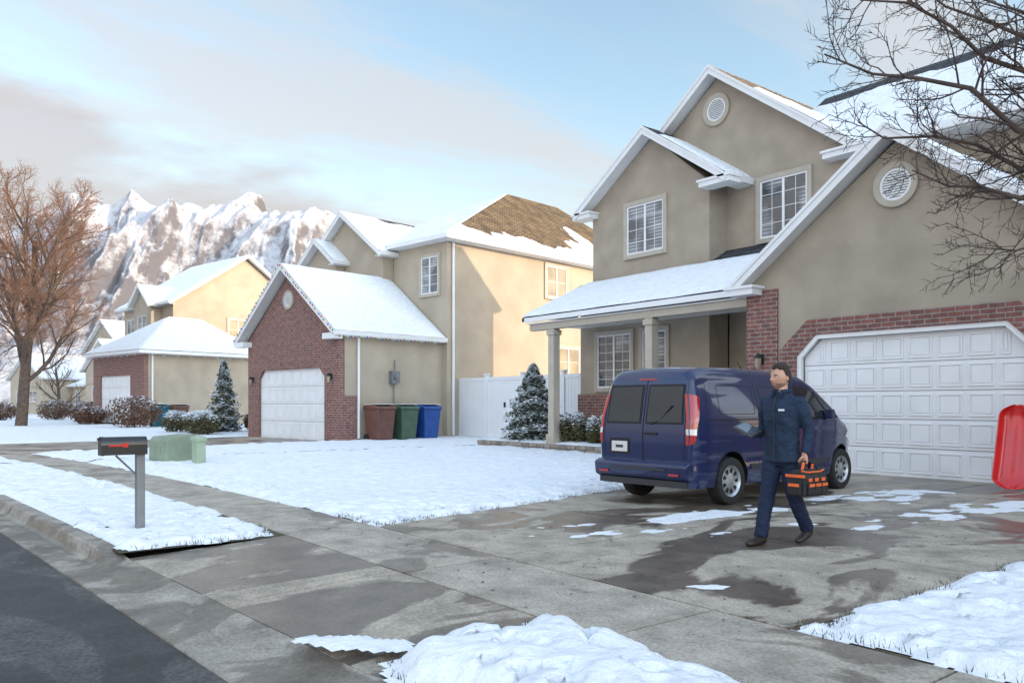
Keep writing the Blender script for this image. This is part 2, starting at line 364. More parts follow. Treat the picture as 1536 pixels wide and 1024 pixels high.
def gable_roof(parent,f,c,half,b0,b1,zp,ze,mat,inv=False,bareL=None,bareR=None,board=.24,seed=0,snow=True,nv=24,extra=0):
    th=.10
    r=MB();tr=MB();sn=MB()
    for sg in (-1,1):
        e=(c+sg*half)
        q=[f(e,b0,ze),f(e,b1,ze),f(c,b1,zp),f(c,b0,zp)]
        r.prism(q,(0,0,-th))
        tr.prism([f(e,b0-.02,ze-.02),f(c,b0-.02,zp-.02),f(c,b0-.02,zp-board),f(e,b0-.02,ze-board)],Vector(f(0,.05,0))-Vector(f(0,0,0)))
        tr.prism([f(e,b0-.045,ze+.015),f(c,b0-.045,zp+.015),f(c,b0-.045,zp-.07),f(e,b0-.045,ze-.07)],Vector(f(0,.023,0))-Vector(f(0,0,0)))
        tr.prism([f(e,b0+.035,ze-board+.06),f(c,b0+.035,zp-board+.06),f(c,b0+.5,zp-board+.06),f(e,b0+.5,ze-board+.06)],(0,0,.02))
        tr.prism([f(e+sg*.11,b0,ze+.0),f(e-sg*.02,b0,ze+.0),f(e-sg*.02,b0,ze-.17),f(e+sg*.07,b0,ze-.17)],Vector(f(0,b1-b0,0))-Vector(f(0,0,0)))
        tr.prism([f(e-sg*.03,b0+.06,ze-.16),f(e-sg*.45,b0+.06,ze-.16),f(e-sg*.45,b0+.06,ze-.19),f(e-sg*.03,b0+.06,ze-.19)],Vector(f(0,b1-b0-.1,0))-Vector(f(0,0,0)))
        if snow:
            bare=bareL if sg<0 else bareR
            roofsnow(sn,f(e,b0,ze),f(e,b1,ze),f(c,b1,zp),f(c,b0,zp),max(8,int((b1-b0)*5)),nv,bare,seed=seed+sg)
    r.obj('roof',mat,parent,inv=inv);tr.obj('roof_trim',WHITE,parent,inv=inv)
    if snow: sn.obj('roof_snow',SNOW,parent,smooth=True,inv=inv,recalc=False)
def window(parent,f,a0,a1,z0,z1,cols=2,rows=3,trim=STUCT,pane=None,inv=False,tw=.13,meet=True):
    mb=MB();pane=pane or BLIND
    def bx(p0,p1,d0,d1,q0,q1,mi):
        mb.prism([f(p0,d0,q0),f(p1,d0,q0),f(p1,d0,q1),f(p0,d0,q1)],Vector(f(0,d1,0))-Vector(f(0,d0,0)),mi)
    bx(a0-tw,a0,.0,.07,z0-tw,z1+tw,0);bx(a1,a1+tw,.0,.07,z0-tw,z1+tw,0);bx(a0,a1,.0,.07,z1,z1+tw,0);bx(a0,a1,.0,.09,z0-tw,z0,0)
    w=.05
    bx(a0,a0+w,.0,.045,z0,z1,1);bx(a1-w,a1,.0,.045,z0,z1,1);bx(a0+w,a1-w,.0,.045,z1-w,z1,1);bx(a0+w,a1-w,.0,.045,z0,z0+w,1)
    if meet: bx((a0+a1)/2-.035,(a0+a1)/2+.035,.0,.042,z0+w,z1-w,1)
    bx(a0+w,a1-w,.004,.012,z0+w,z1-w,2)
    for k in range(1,cols*2):
        if meet and k==cols: continue
        x=a0+(a1-a0)*k/(cols*2);bx(x-.008,x+.008,.013,.018,z0+w,z1-w,1)
    for k in range(1,rows+1):
        z=z0+(z1-z0)*k/(rows+1);bx(a0+w,a1-w,.0135,.0175,z-.008,z+.008,1)
    return mb.obj('window',[trim,WHITE,pane],parent,inv=inv)
def vent(parent,f,a,z,r,inv=False):
    mb=MB();n=40
    def ring(ro,ri,d0,d1,mi):
        for k in range(n):
            t0=2*math.pi*k/n;t1=2*math.pi*(k+1)/n
            mb.prism([f(a+ro*math.cos(t0),d0,z+ro*math.sin(t0)),f(a+ro*math.cos(t1),d0,z+ro*math.sin(t1)),f(a+ri*math.cos(t1),d0,z+ri*math.sin(t1)),f(a+ri*math.cos(t0),d0,z+ri*math.sin(t0))],Vector(f(0,d1,0))-Vector(f(0,d0,0)),mi)
    ring(r*1.42,r*1.02,0,.07,0);ring(r*1.02,r*.86,0,.05,1)
    mb.prism([f(a+r*.88*math.cos(2*math.pi*k/n),.0,z+r*.88*math.sin(2*math.pi*k/n)) for k in range(n)],Vector(f(0,.01,0))-Vector(f(0,0,0)),2)
    q=-.8
    while q<.85:
        w=math.sqrt(max(0,.86**2-q*q))*r
        mb.prism([f(a-w,.012,z+q*r+.03*r),f(a-w,.035,z+q*r-.06*r),f(a-w,.035,z+q*r-.1*r),f(a-w,.012,z+q*r-.02*r)],Vector(f(2*w,0,0))-Vector(f(0,0,0)),1);q+=.16
    mb.obj('gable_vent',[STUCT,WHITE,METAL],parent,inv=inv)
def garage_door(parent,a0,a1,zt,y,cl,rows,cols,inv=False):
    mb=MB()
    P=[(a0,0),(a1,0),(a1,zt-cl),(a1-cl,zt),(a0+cl,zt),(a0,zt-cl)] if cl else [(a0,0),(a1,0),(a1,zt),(a0,zt)]
    mb.prism([(p[0],y,p[1]) for p in P],(0,.05,0),0)
    rh=zt/rows;cw=(a1-a0)/cols
    for r in range(rows):
        if r: mb.box(a0+.02,a1-.02,y-.003,y,r*rh-.007,r*rh+.007,1)
        for c in range(cols):
            x0=a0+c*cw+.05;x1=a0+(c+1)*cw-.05;z0=r*rh+.07;z1=(r+1)*rh-.07
            if cl and r==rows-1 and c in(0,cols-1):
                if c==0:x0+=cl*.75
                else:x1-=cl*.75
            b=.028
            for (p,q,s_,t_) in ((x0,x1,z1-b,z1),(x0,x1,z0,z0+b),(x0,x0+b,z0+b,z1-b),(x1-b,x1,z0+b,z1-b)):
                mb.box(p,q,y-.02,y,s_,t_,0)
            mb.box(x0+b+.03,x1-b-.03,y-.014,y,z0+b+.03,z1-b-.03,0)
    mb.obj('garage_door',[DOORW,METAL],parent,inv=inv,bevel=.005)
def lantern(parent,f,a,z,inv=False):
    mb=MB()
    c=f(a,.14,z)
    mb.prism([f(a-.05,0,z-.02),f(a+.05,0,z-.02),f(a+.05,0,z+.2),f(a-.05,0,z+.2)],Vector(f(0,.03,0))-Vector(f(0,0,0)),0)
    mb.tube([f(a,.03,z+.15),f(a,.14,z+.2)],.012,6,0)
    mb.tube([(c[0],c[1],z-.15),(c[0],c[1],z-.12),(c[0],c[1],z+.1)],[.03,.055,.085],6,1)
    mb.tube([(c[0],c[1],z+.1),(c[0],c[1],z+.12),(c[0],c[1],z+.22)],[.10,.10,.015],6,0)
    mb.obj('wall_lantern',[BLACK,GLASSW],parent,inv=inv)
idf=lambda a,b,z:(a,b,z)
# ------------------------------------------------------------ MAIN HOUSE
H=empty('stucco_house',(-12,20,0))
W=MB()
W.prism([(-11.15,15.6,0),(-9.9,15.6,0),(-9.9,15.6,2.45),(-9.45,15.6,2.9),(-5.75,15.6,2.9),(-5.3,15.6,2.45),(-5.3,15.6,0),(-4.25,15.6,0),(-4.25,15.6,4.12),(-7.7,15.6,6.6),(-11.15,15.6,4.12)],(0,.25,0))
W.box(-11.149,-10.9,15.86,20,0,4.1);W.box(-4.5,-4.25,15.86,20,0,4.1)
W.prism([(-19.2,18.4,0),(-14.45,18.4,0),(-14.45,18.4,7.75),(-16.6,18.4,9.55),(-19.2,18.4,7.85)],(0,.85,0))
W.box(-19.8,-19.2,18.4,24,0,4.6)
W.prism([(-19.2,19.2,4.2),(-10.5,19.2,4.2),(-10.5,19.2,7.75),(-14.8,19.2,10.98),(-19.19,19.2,7.7)],(0,.8,0))
W.box(-19.19,-10.51,20,27,0,7.75);W.box(-10.5,-2,20.2,27,0,7.75)
W.box(-14.44,-12.6,19.3,19.99,0,4.25)
W.obj('walls',STUC,H,inv=True)
B=MB()
B.box(-11.16,-10.36,15.55,16.5,0,3.98)
out=[(-10.3,0),(-10.3,2.62),(-9.62,3.24),(-5.58,3.24),(-4.9,2.62),(-4.9,0)];inn=[(-9.9,0),(-9.9,2.45),(-9.45,2.9),(-5.75,2.9),(-5.3,2.45),(-5.3,0)]
for i in range(5):
    B.prism([(out[i][0],15.57,out[i][1]),(out[i+1][0],15.57,out[i+1][1]),(inn[i+1][0],15.57,inn[i+1][1]),(inn[i][0],15.57,inn[i][1])],(0,.14,0))
B.box(-19.83,-16.0,18.3,18.398,0,1.75);B.box(-12.6,-11.15,19.25,19.6,0,4.1)
B.obj('brick_veneer',BRICK,H,inv=True)
T=MB()
o2=inn;i2=[(-9.80,0),(-9.80,2.41),(-9.41,2.81),(-5.79,2.81),(-5.40,2.41),(-5.40,0)]
for i in range(5):
    T.prism([(o2[i][0],15.60,o2[i][1]),(o2[i+1][0],15.60,o2[i+1][1]),(i2[i+1][0],15.60,i2[i+1][1]),(i2[i][0],15.60,i2[i][1])],(0,.1,0))
for (a,b,t0,z) in ((-11.45,-10.75,15.18,4.08),(-19.75,-18.95,17.98,7.7),(-14.5,-13.45,17.98,7.7),(-11.2,-9.9,18.78,7.85)):
    T.box(a,b,t0+.001,t0+.5,z-.20,z-.02);T.box(a-.04,b+.04,t0-.05,t0+.5,z-.06,z+.0)
T.box(-19.75,-11.2,15.92,16.03,4.0,4.14);T.box(-19.75,-11.2,16.03,18.38,3.94,3.97)
T.obj('white_trim',WHITE,H,inv=True)
P=MB()
P.box(-19.7,-11.2,16.1,16.34,3.74,3.935)
for s in (-18.67,-14.67): P.box(s-.13,s+.13,16.1,16.36,.2,3.74);P.box(s-.18,s+.18,16.05,16.41,.2,.5);P.box(s-.17,s+.17,16.06,16.4,3.55,3.7)
P.obj('porch_posts',STUCT,H,inv=True,bevel=.01)
P=MB();P.box(-19.8,-11.2,15.95,19.2,0,.2);P.box(-14.2,-12.4,15.5,15.95,0,.1);P.obj('porch_floor',CONCS,H,inv=True)
PR=MB();PR.prism([(-19.9,15.95,4.15),(-11.17,15.95,4.15),(-11.17,19.2,5.87),(-18.4,19.2,5.87),(-19.25,18.4,5.45)],(0,0,-.12))
PR.prism([(-19.9,15.95,4.15),(-19.25,18.4,5.45),(-19.8,18.4,5.40),(-19.95,18.4,4.4)],(0,0,-.1))
PR.obj('porch_roof',SH3,H,inv=True)
SNB=MB();roofsnow(SNB,(-19.9,15.95,4.15),(-11.17,15.95,4.15),(-11.3,18.38,5.435),(-19.25,18.38,5.435),60,22,lambda u,v:.75-.9*sstep((v-.86)/.14)*1.3,h=.10,seed=3);SNB.obj('porch_snow',SNOW,H,smooth=True,inv=True,recalc=False)
gable_roof(H,idf,-7.75,3.6,15.2,20.2,6.85,4.12,SH3,inv=True,seed=1,bareL=lambda u,v:.65-.25*u,bareR=lambda u,v:.6-.2*v)
gable_roof(H,idf,-16.6,3.0,17.95,20.3,9.8,7.75,SH3,inv=True,seed=5,bareR=lambda u,v:.40-.6*sstep((v-.65)/.3))
gable_roof(H,idf,-14.8,4.4,18.8,27.5,11.25,7.95,SH1,inv=True,seed=9,bareR=lambda u,v:.55-.95*sstep((v-.60)/.12))
MR=MB();MR.prism([(-13.9,19.3,7.95),(-1.5,19.3,7.95),(-1.5,23.5,11.12),(-13.9,23.5,11.12)],(0,0,-.12));MR.prism([(-13.9,27.6,7.95),(-1.5,27.6,7.95),(-1.5,23.5,11.12),(-13.9,23.5,11.12)],(0,0,-.12))
MR.obj('main_roof',SH3,H,inv=True)
MR=MB();MR.box(-10.4,-1.5,19.2,19.3,7.78,7.96);MR.box(-10.4,-1.5,19.3,20.2,7.74,7.77);MR.obj('main_gutter',WHITE,H,inv=True)
SNB=MB();roofsnow(SNB,(-10.6,19.3,7.95),(-1.5,19.3,7.95),(-1.5,23.5,11.12),(-14.6,23.5,11.12),60,30,lambda u,v:.45-.7*sstep((v-.72)/.2)+.0*u,h=.08,seed=12);SNB.obj('main_roof_snow',SNOW,H,smooth=True,inv=True,recalc=False)
f184=lambda a,d,z:(a,18.4-d,z)
f192=lambda a,d,z:(a,19.2-d,z)
f156=lambda a,d,z:(a,15.6-d,z)
window(H,f184,-17.62,-16.12,6.08,7.6,2,3,inv=True);window(H,f192,-13.3,-11.85,6.0,7.6,2,3,inv=True)
window(H,f184,-18.95,-17.46,1.95,3.65,2,5,inv=True);window(H,f184,-16.97,-16.02,2.2,3.65,1,5,inv=True,meet=False)
vent(H,f192,-14.8,10.05,.33,inv=True);vent(H,f156,-7.72,5.72,.31,inv=True)
garage_door(H,-9.8,-5.4,2.81,15.74,.39,5,8,inv=True)
lantern(H,lambda a,d,z:(a,15.55-d,z),-10.75,2.35,inv=True)
D=MB();D.box(-12.5,-11.5,19.18,19.24,.2,3.3,0);D.box(-12.4,-11.6,19.14,19.18,.25,3.15,1);D.box(-12.2,-11.8,19.12,19.14,1.6,2.9,0);D.obj('front_door',[WHITE,GLASSD],H,inv=True)
# ------------------------------------------------------------ HOUSE 2
G=empty('brick_house',(H2o[0],H2o[1],0),R8)
W=MB()
W.prism([(-7.03,0,0),(-6.1,0,0),(-6.1,0,2.5),(-5.75,0,2.85),(-1.35,0,2.85),(-1.0,0,2.5),(-1.0,0,0),(0,0,0),(0,0,4.15),(-3.52,0,6.85),(-7.03,0,4.15)],(0,.25,0))
W.box(-.0,.03,-.02,.95,0,1.75)
W.obj('brick_front',BRICK,G)
W=MB();W.box(-.26,-.001,.26,5.3,0,4.15);W.box(-7.02,-6.8,.26,5.3,0,4.15)
W.box(-9.8,.3,5.2,22,0,8.4)
W.prism([(-9.1,4.6,0),(-3.4,4.6,0),(-3.4,4.6,8.1),(-6.2,4.6,10.25),(-9.1,4.6,8.1)],(0,.58,0))
W.prism([(-8.9,4.1,7.0),(-6.4,4.1,7.0),(-6.4,4.1,8.2),(-7.6,4.1,9.1),(-8.9,4.1,8.2)],(0,.48,0))
W.obj('walls',STUC2,G)
gable_roof(G,idf,-3.6,3.9,-.4,5.15,7.15,4.2,SH3,seed=21,bareR=lambda u,v:.7-.35*sstep((u-.8)/.2)*1.6)
gable_roof(G,idf,-6.2,3.1,4.2,11,10.5,8.25,SH3,seed=25,bareR=lambda u,v:.45-.6*sstep((v-.8)/.2)*sstep((u-.2)/.2))
gable_roof(G,idf,-7.65,1.6,3.7,6,9.35,8.15,SH3,seed=28,nv=10)
R1=(-4.2,13.5,12.7);R2=(-4.2,17.5,12.7);FL=(-10.2,4.8,8.55);FR=(.75,4.8,8.55);BR=(.75,22.4,8.55);BL=(-10.2,22.4,8.55)
R=MB();R.prism([FL,FR,R1],(0,0,-.1));R.prism([FR,BR,R2,R1],(0,0,-.1));R.prism([BR,BL,R2],(0,0,-.1));R.prism([BL,FL,R1,R2],(0,0,-.1));R.obj('hip_roof',SH2,G)
R=MB();roofsnow(R,FL,FR,R1,R1,60,40,lambda u,v:.5-.5*sstep((v-.86)/.1),seed=31);roofsnow(R,FR,BR,R2,R1,140,70,lambda u,v:.46-1.0*sstep((v-.0)/.32)+.50*sstep((u-.35)/.3)*(1-sstep((v-.5)/.2)),seed=33,na=1.1);R.obj('hip_snow',SNOW,G,smooth=True,recalc=False)
R=MB();R.box(.72,.86,4.7,22.4,8.36,8.54);R.box(-3.2,.86,4.66,4.78,8.36,8.54);R.box(.3,.72,4.8,22.3,8.34,8.37);R.box(-3.2,.3,4.8,5.2,8.34,8.37)
R.tube([(.10,.85,4.0),(.08,.85,3.7),(.08,.85,.1)],.05,8);R.tube([(.36,5.5,8.3),(.36,5.5,4.3),(.36,5.5,.1)],.055,8)
for (a,b) in ((-7.45,-6.7),(-.5,.25)):R.box(a,b,-.42,.0,3.9,4.12)
R.obj('gutters',WHITE,G)
fy=lambda y0:(lambda a,d,z:(a,y0-d,z))
window(G,fy(5.2),-1.37,-.25,6.2,7.8,1,3,meet=True);window(G,lambda a,d,z:(.3+d,a,z),11.5,13.0,6.6,8.1,1,1,pane=GLASSW);window(G,lambda a,d,z:(.3+d,a,z),12.3,14.0,2.8,4.2,1,1,pane=GLASSW)
window(G,fy(4.6),-8.6,-7.5,1.4,3.5,1,3)
garage_door(G,-6.1,-1.0,2.85,.12,.35,4,8)
vent(G,fy(0),-3.6,5.7,.28)
lantern(G,fy(0),-.5,2.4);lantern(G,fy(0),-6.55,2.4)
E=MB();E.box(.0,.22,2.35,2.75,2.25,2.75);E.tube([(.08,2.55,2.25),(.08,2.55,0)],.03,6);E.tube([(.08,2.6,2.75),(.08,2.6,3.2)],.03,6);E.lathe_x([(0,.12),(.11,.12),(.12,0)],(.2,2.55,2.52),16);E.obj('electric_meter',METAL,G)
def bulbs(parent,p0,p1,n):
    mb=MB();p0=Vector(p0);p1=Vector(p1)
    for i in range(n):
        p=p0.lerp(p1,(i+.5)/n)+Vector((0,0,-.05-.05*rnd()));r=.035
        mb.add([p+Vector(v)*r for v in ((1,0,0),(-1,0,0),(0,1,0),(0,-1,0),(0,0,1.6),(0,0,-1.6))],[(0,2,4),(2,1,4),(1,3,4),(3,0,4),(2,0,5),(1,2,5),(3,1,5),(0,3,5)],i%4)
    mb.obj('string_lights',BULB,parent)
BULB=[M('bulb_red',(.5,.03,.02),.3),M('bulb_green',(.03,.25,.06),.3),M('bulb_warm',(.8,.6,.3),.3),M('bulb_blue',(.04,.1,.4),.3)]
bulbs(G,(-3.6,-.47,7.2),(.35,-.47,4.2),26);bulbs(G,(.5,-.4,4.05),(.5,5.0,4.05),30);bulbs(G,(-3.6,-.47,7.2),(-7.5,-.47,4.2),24)
# ------------------------------------------------------------ HOUSE 3
p=site(-23.9,52);K=empty('brick_house',(p[0],p[1],.15),math.radians(12))
W=MB();W.prism([(-7.7,0,-.2),(-6.6,0,-.2),(-6.6,0,3.2),(-2.0,0,3.2),(-2.0,0,-.2),(0,0,-.2),(0,0,4.8),(-7.7,0,4.8)],(0,.25,0));W.obj('brick_front',BRICK,K)
W=MB();W.box(-.25,-.001,.26,7.7,-.2,4.8);W.box(-7.7,-7.45,.26,7.7,-.2,4.8);W.box(-14,-6,5,17,-.2,9)
W.prism([(-6,5,9),(-6,17,9),(-6,11,12.9)],(-.3,0,0));W.box(-10.5,-7.8,4.2,5,-.2,8.8);W.prism([(-10.5,4.2,8.8),(-7.8,4.2,8.8),(-9.15,4.2,10.1)],(0,.5,0));W.box(-6,0,7.7,14,-.2,4.8);W.obj('walls',STUC2,K)
gable_roof(K,lambda a,b,z:(-b,a,z),11,6.5,5.5,14.5,13.2,8.9,SH3,seed=41)
gable_roof(K,idf,-9.15,1.7,3.8,8,10.4,8.8,SH3,seed=43,nv=10)
a,b_,c,d=(-8.2,-.5,4.8),(.5,-.5,4.8),(.5,9,4.8),(-8.2,9,4.8);q1=(-3.85,3.6,7.5);q2=(-3.85,6,7.5)
R=MB();R.prism([a,b_,q1],(0,0,-.1));R.prism([b_,c,q2,q1],(0,0,-.1));R.prism([c,d,q2],(0,0,-.1));R.prism([d,a,q1,q2],(0,0,-.1));R.obj('garage_roof',SH3,K)
R=MB();roofsnow(R,a,b_,q1,q1,40,16,seed=44);roofsnow(R,b_,c,q2,q1,44,16,seed=45);R.obj('garage_roof_snow',SNOW,K,smooth=True,recalc=False)
R=MB();R.box(-8.2,.55,-.6,-.48,4.58,4.78);R.box(.48,.6,-.5,9,4.58,4.78);R.box(-8.1,.5,-.45,9,4.55,4.57);R.tube([(.08,.5,4.6),(.08,.5,0)],.06,8);R.obj('gutters',WHITE,K)
garage_door(K,-6.6,-2.0,3.2,.12,0,4,8)
window(K,fy(5),-13.4,-12.1,6.2,8,1,2);window(K,fy(4.2),-9.9,-8.4,6.2,8,1,2);window(K,lambda a,d,z:(-6+d,a,z),9.5,11.2,6.3,8.0,1,1,pane=GLASSW)
bulbs(K,(.6,-.5,4.5),(.6,8,4.5),36);bulbs(K,(.5,-.62,4.5),(-8,-.62,4.5),36)
# ------------------------------------------------------------ more distant houses
def simple_house(name,X,Y,rz,w,d,ze,zp,wm,rm,seed):
    p=site(X,Y);e=empty(name,(p[0],p[1],0),rz)
    m=MB();m.box(-w/2,w/2,0,d,-.2,ze);m.prism([(-w/2,0,ze),(w/2,0,ze),(0,0,zp-.15)],(0,.3,0));m.box(w/2,w/2+5,d*.3,d,-.2,ze*.8);m.obj('walls',wm,e)
    gable_roof(e,idf,0,w/2+.5,-.5,d+.4,zp,ze,rm,seed=seed,nv=12)
    gable_roof(e,lambda a,b,z:(w/2+5.3-b,a,z),d*.65,d*.35+.6,0,5.3,ze*.8+2.0,ze*.8,rm,seed=seed+1,nv=10)
    window(e,fy(0),-w*.3,-w*.1,ze*.35,ze*.65,1,2);window(e,fy(0),w*.1,w*.32,ze*.35,ze*.65,1,2)
    window(e,fy(d*.3),w/2+1.5,w/2+3,1.5,3.2,1,2);return e
simple_house('distant_house',-45,88,math.radians(12),9,11,5.2,8.6,STUC2,SH3,51)
simple_house('distant_house',-51,100,math.radians(14),10,12,8,12,STUC,SH1,55)
simple_house('distant_house',-68,112,math.radians(14),11,12,5,8.5,STUC2,SH3,58)
simple_house('distant_house',-33,118,math.radians(10),12,12,7,11,STUC2,SH3,61)
e=empty('unseen_shade_house',(12,13,0))  # unseen house added to keep the low sun off the foreground
m=MB();m.box(-9,9,0,14,-.1,7.5);m.prism([(-9,0,7.5),(9,0,7.5),(0,0,12)],(0,14,0));m.obj('walls',STUC,e);gable_roof(e,idf,0,9.6,-.5,14.5,12.3,7.5,SH3,seed=63,nv=12)
for k,(x,y,w,d) in enumerate(((36,14,16,14),(58,16,16,14),(82,18,18,14))):  # further unseen houses added as sun blockers
    e=empty('unseen_shade_house',(x,y,0));m=MB();m.box(-w/2,w/2,0,d,-.1,8);m.obj('walls',STUC2,e);gable_roof(e,lambda a,b,z:(b,a,z),d/2,d/2+.6,-w/2-.5,w/2+.5,12.8,8,SH3,seed=70+k,nv=10)
# ------------------------------------------------------------ fence, bins
F=empty('vinyl_fence',(-24.4,19.4,0));mb=MB()
x=-28.9
while x<-20:
    mb.box(x-.08,x+.08,19.32,19.48,0,2.62);mb.prism([(x-.11,19.29,2.62),(x+.11,19.29,2.62),(x+.11,19.51,2.62),(x-.11,19.51,2.62)],(0,0,.05))
    for k in range(13):
        a=x+.09+k*.169;mb.box(a,a+.161,19.385,19.415,.16,2.4)
    mb.box(x+.08,x+2.3,19.36,19.44,.06,.2);mb.box(x+.08,x+2.3,19.36,19.44,2.38,2.52);x+=2.38
mb.obj('panels',FENCE,F,inv=True,bevel=.006)
mb=MB();mb.box(-25.3,-25.2,19.34,19.352,1.3,1.5);mb.obj('gate_latch',BLACK,F,inv=True)
def bin_(name,x,y,col,loc=None):
    p=loc or h2w(x,y);e=empty(name,(p[0],p[1],0),R8+math.pi/2)
    m=M('bin_'+name,col,.45,.15,3)
    b=MB();w0,w1,d0,d1=.34,.43,.36,.45
    vs=[(-w0,-d0,.06),(w0,-d0,.06),(w0,d0,.06),(-w0,d0,.06),(-w1,-d1,1.22),(w1,-d1,1.22),(w1,d1,1.22),(-w1,d1,1.22)]
    b.add(vs,[(0,3,2,1),(4,5,6,7),(0,1,5,4),(1,2,6,5),(2,3,7,6),(3,0,4,7)]);b.box(-w1-.03,w1+.03,-d1-.03,d1+.03,1.18,1.24)
    b.obj('body',m,e,bevel=.03)
    b=MB();b.prism([(-w1-.04,-d1-.06,1.245),(-w1-.04,d1+.04,1.245),(-w1-.04,d1,1.37),(-w1-.04,-.1,1.41),(-w1-.04,-d1,1.33)],(2*w1+.08,0,0));b.obj('lid',m,e,bevel=.03)
    b=MB();b.box(-w1+.02,w1-.02,-d1+.03,d1-.03,1.412,1.43);b.obj('lid_snow',SNOW,e,bevel=.01)
    b=MB()
    for sx in (-1,1): b.lathe_x([(0,-.04),(.14,-.04),(.14,.04),(0,.04)],(sx*.36,.36,.14),20)
    b.tube([(-.3,d1+.1,1.3),(.3,d1+.1,1.3)],.02,8);b.obj('wheels_and_handle',BLACK,e)
bin_('brown_trash_bin',.75,1.35,(.13,.055,.042));bin_('green_trash_bin',.75,2.5,(.055,.10,.065));bin_('blue_recycling_bin',.75,3.65,(.012,.065,.26))
q=site(-21.6,49.0)
bin_('teal_trash_bin',0,0,(.01,.13,.18),(q[0],q[1]));bin_('brown_trash_bin',0,0,(.13,.06,.04),(q[0]+.75,q[1]+.95))
# ------------------------------------------------------------ mailbox
e=empty('mailbox',(-9.7,2.25,0))
b=MB();b.box(-.045,.045,-.045,.045,-.05,.86);b.obj('post',METAL,e,bevel=.006)
b=MB();n=14
prof=[(-.09,.86),(.09,.86),(.09,.97)]+[(.09*math.cos(math.pi*k/n),.97+.09*math.sin(math.pi*k/n)) for k in range(1,n)]+[(-.09,.97)]
b.prism([(p[0],-.40,p[1]) for p in prof],(0,.46,0));b.prism([(p[0]*1.06,-.412,.86+(p[1]-.86)*1.04-.004) for p in prof],(0,.03,0));b.box(-.02,.02,-.435,-.41,1.02,1.05)
b.obj('box',M('mailbox_black',(.012,.012,.014),.35,.2,6,coat=.3),e)
b=MB();b.tube([(0,-.03,.62),(0,-.25,.85)],.012,6);b.obj('bracket',METAL,e)
b=MB();b.box(.095,.103,-.34,-.16,.955,.975);b.box(.095,.104,-.20,-.145,.945,.99);b.obj('flag',M('flag_red',(.55,.02,.015),.4),e)
# ------------------------------------------------------------ utility boxes
UG=M('utility_green',(.20,.25,.18),.55,.12,3)
e=empty('utility_transformer',(-20.5,5.5,0),math.radians(14));b=MB()
b.prism([(-.42,-.38,.05),(-.42,.38,.05),(-.42,.38,.68),(-.42,-.28,.64),(-.42,-.38,.54)],(.84,0,0));b.obj('cabinet',UG,e,bevel=.02)
b=MB();b.box(-.47,.47,-.43,.43,-.01,.05);b.obj('pad',CONCS,e);b=MB();b.box(.10,.13,-.40,-.38,.25,.4);b.box(.421,.426,-.3,.3,.15,.5);b.obj('latch',UG,e)
e=empty('utility_pedestal',(-19.25,5.75,0),math.radians(10));e.rotation_euler=(.06,.09,.2)
b=MB();b.box(-.13,.13,-.11,.11,-.02,.57);b.box(-.15,.15,-.13,.13,.57,.67);b.obj('cabinet',M('utility_green_light',(.30,.37,.27),.5,.1,3),e,bevel=.02)
# ------------------------------------------------------------ planter edging + shrubs
STONE=M('edging_stone',(.24,.20,.17),.9,.3,5,.6,15)
e=empty('planter_edging',(-18,15.8,0));b=MB();x=-22
while x<-14.9:
    w=U(.28,.45)
    for z in (0,.11): b.box(x+U(0,.02),x+w-.012,15.68+U(0,.03),15.95,z,z+.105)
    x+=w
b.obj('stones',STONE,e,inv=True,bevel=.015)
b=MB();roofsnow(b,(-22,15.95,.16),(-15,15.95,.16),(-15,16.6,.22),(-22,16.6,.22),60,8,h=.06,seed=81);b.obj('snow_cap',SNOW,e,smooth=True,inv=True,recalc=False)
CONI=M('conifer_green',(.04,.06,.03),.8,.4,8);HEDG=M('shrub_green',(.06,.07,.03),.8,.4,8,col2=(.11,.085,.035));BRN=M('dry_shrub',(.13,.07,.045),.9,.3,6)
SNW2=M('clump_snow',(.82,.84,.87),.7,.03,3)
def leafmass(name,loc,fn,n,size,mat,psnow=.3,core=None):
    e=empty(name,loc);mb=MB()
    for k in range(n):
        p,up=fn()
        d=Vector((U(-1,1),U(-1,1),U(-.6,1))).normalized();a=d.orthogonal().normalized();b=d.cross(a)
        s=size*U(.6,1.4);c=Vector(p)
        mi=1 if (rnd()<psnow*up) else 0
        if mi:d=Vector((0,0,1));a=Vector((1,0,U(-.3,.3)));b=Vector((0,1,U(-.3,.3)));s*=1.4;c.z+=.012
        t=U(0,6.28);a2=a*math.cos(t)+b*math.sin(t);b2=-a*math.sin(t)+b*math.cos(t)
        mb.add([c-a2*s,c-b2*s*.45,c+a2*s,c+b2*s*.45+Vector((0,0,s*.2))],[(0,1,2,3)],mi)
    mb.obj('foliage',[mat,SNW2],e,recalc=False)
    if core: 
        b=MB();b.tube([(0,0,0),(0,0,core)],[.06,.02],6);b.obj('stem',BARK,e)
    return e
BARK=M('bark',(.10,.07,.055),.95,.3,6,.6,20)
def cone(h,r):
    def f():
        z=rnd()**1.4;a=U(0,6.28);lay=.82+.18*math.sin(z*40+math.sin(a*3)*1.5)
        rr=r*(1-z)**.7*lay*(rnd()**.35)*(1+.15*math.sin(a*4+z*9))
        return (rr*math.cos(a),rr*math.sin(a),.05+z*h),(1.0 if math.sin(z*40+math.sin(a*3)*1.5)>.0 else .35)
    return f
def blob(rx,ry,rz):
    def f():
        while 1:
            x,y,z=U(-1,1),U(-1,1),U(-1,1);q=x*x+y*y+z*z
            if .25<q<1+.25*math.sin(x*7+y*5):break
        return (x*rx,y*ry,rz*(1+z)*.9+.03),max(0,z)**1.0*1.6
    return f
leafmass('spruce_shrub',(-20.6,17.0,0),cone(2.7,1.3),13000,.055,CONI,.6,2.5)
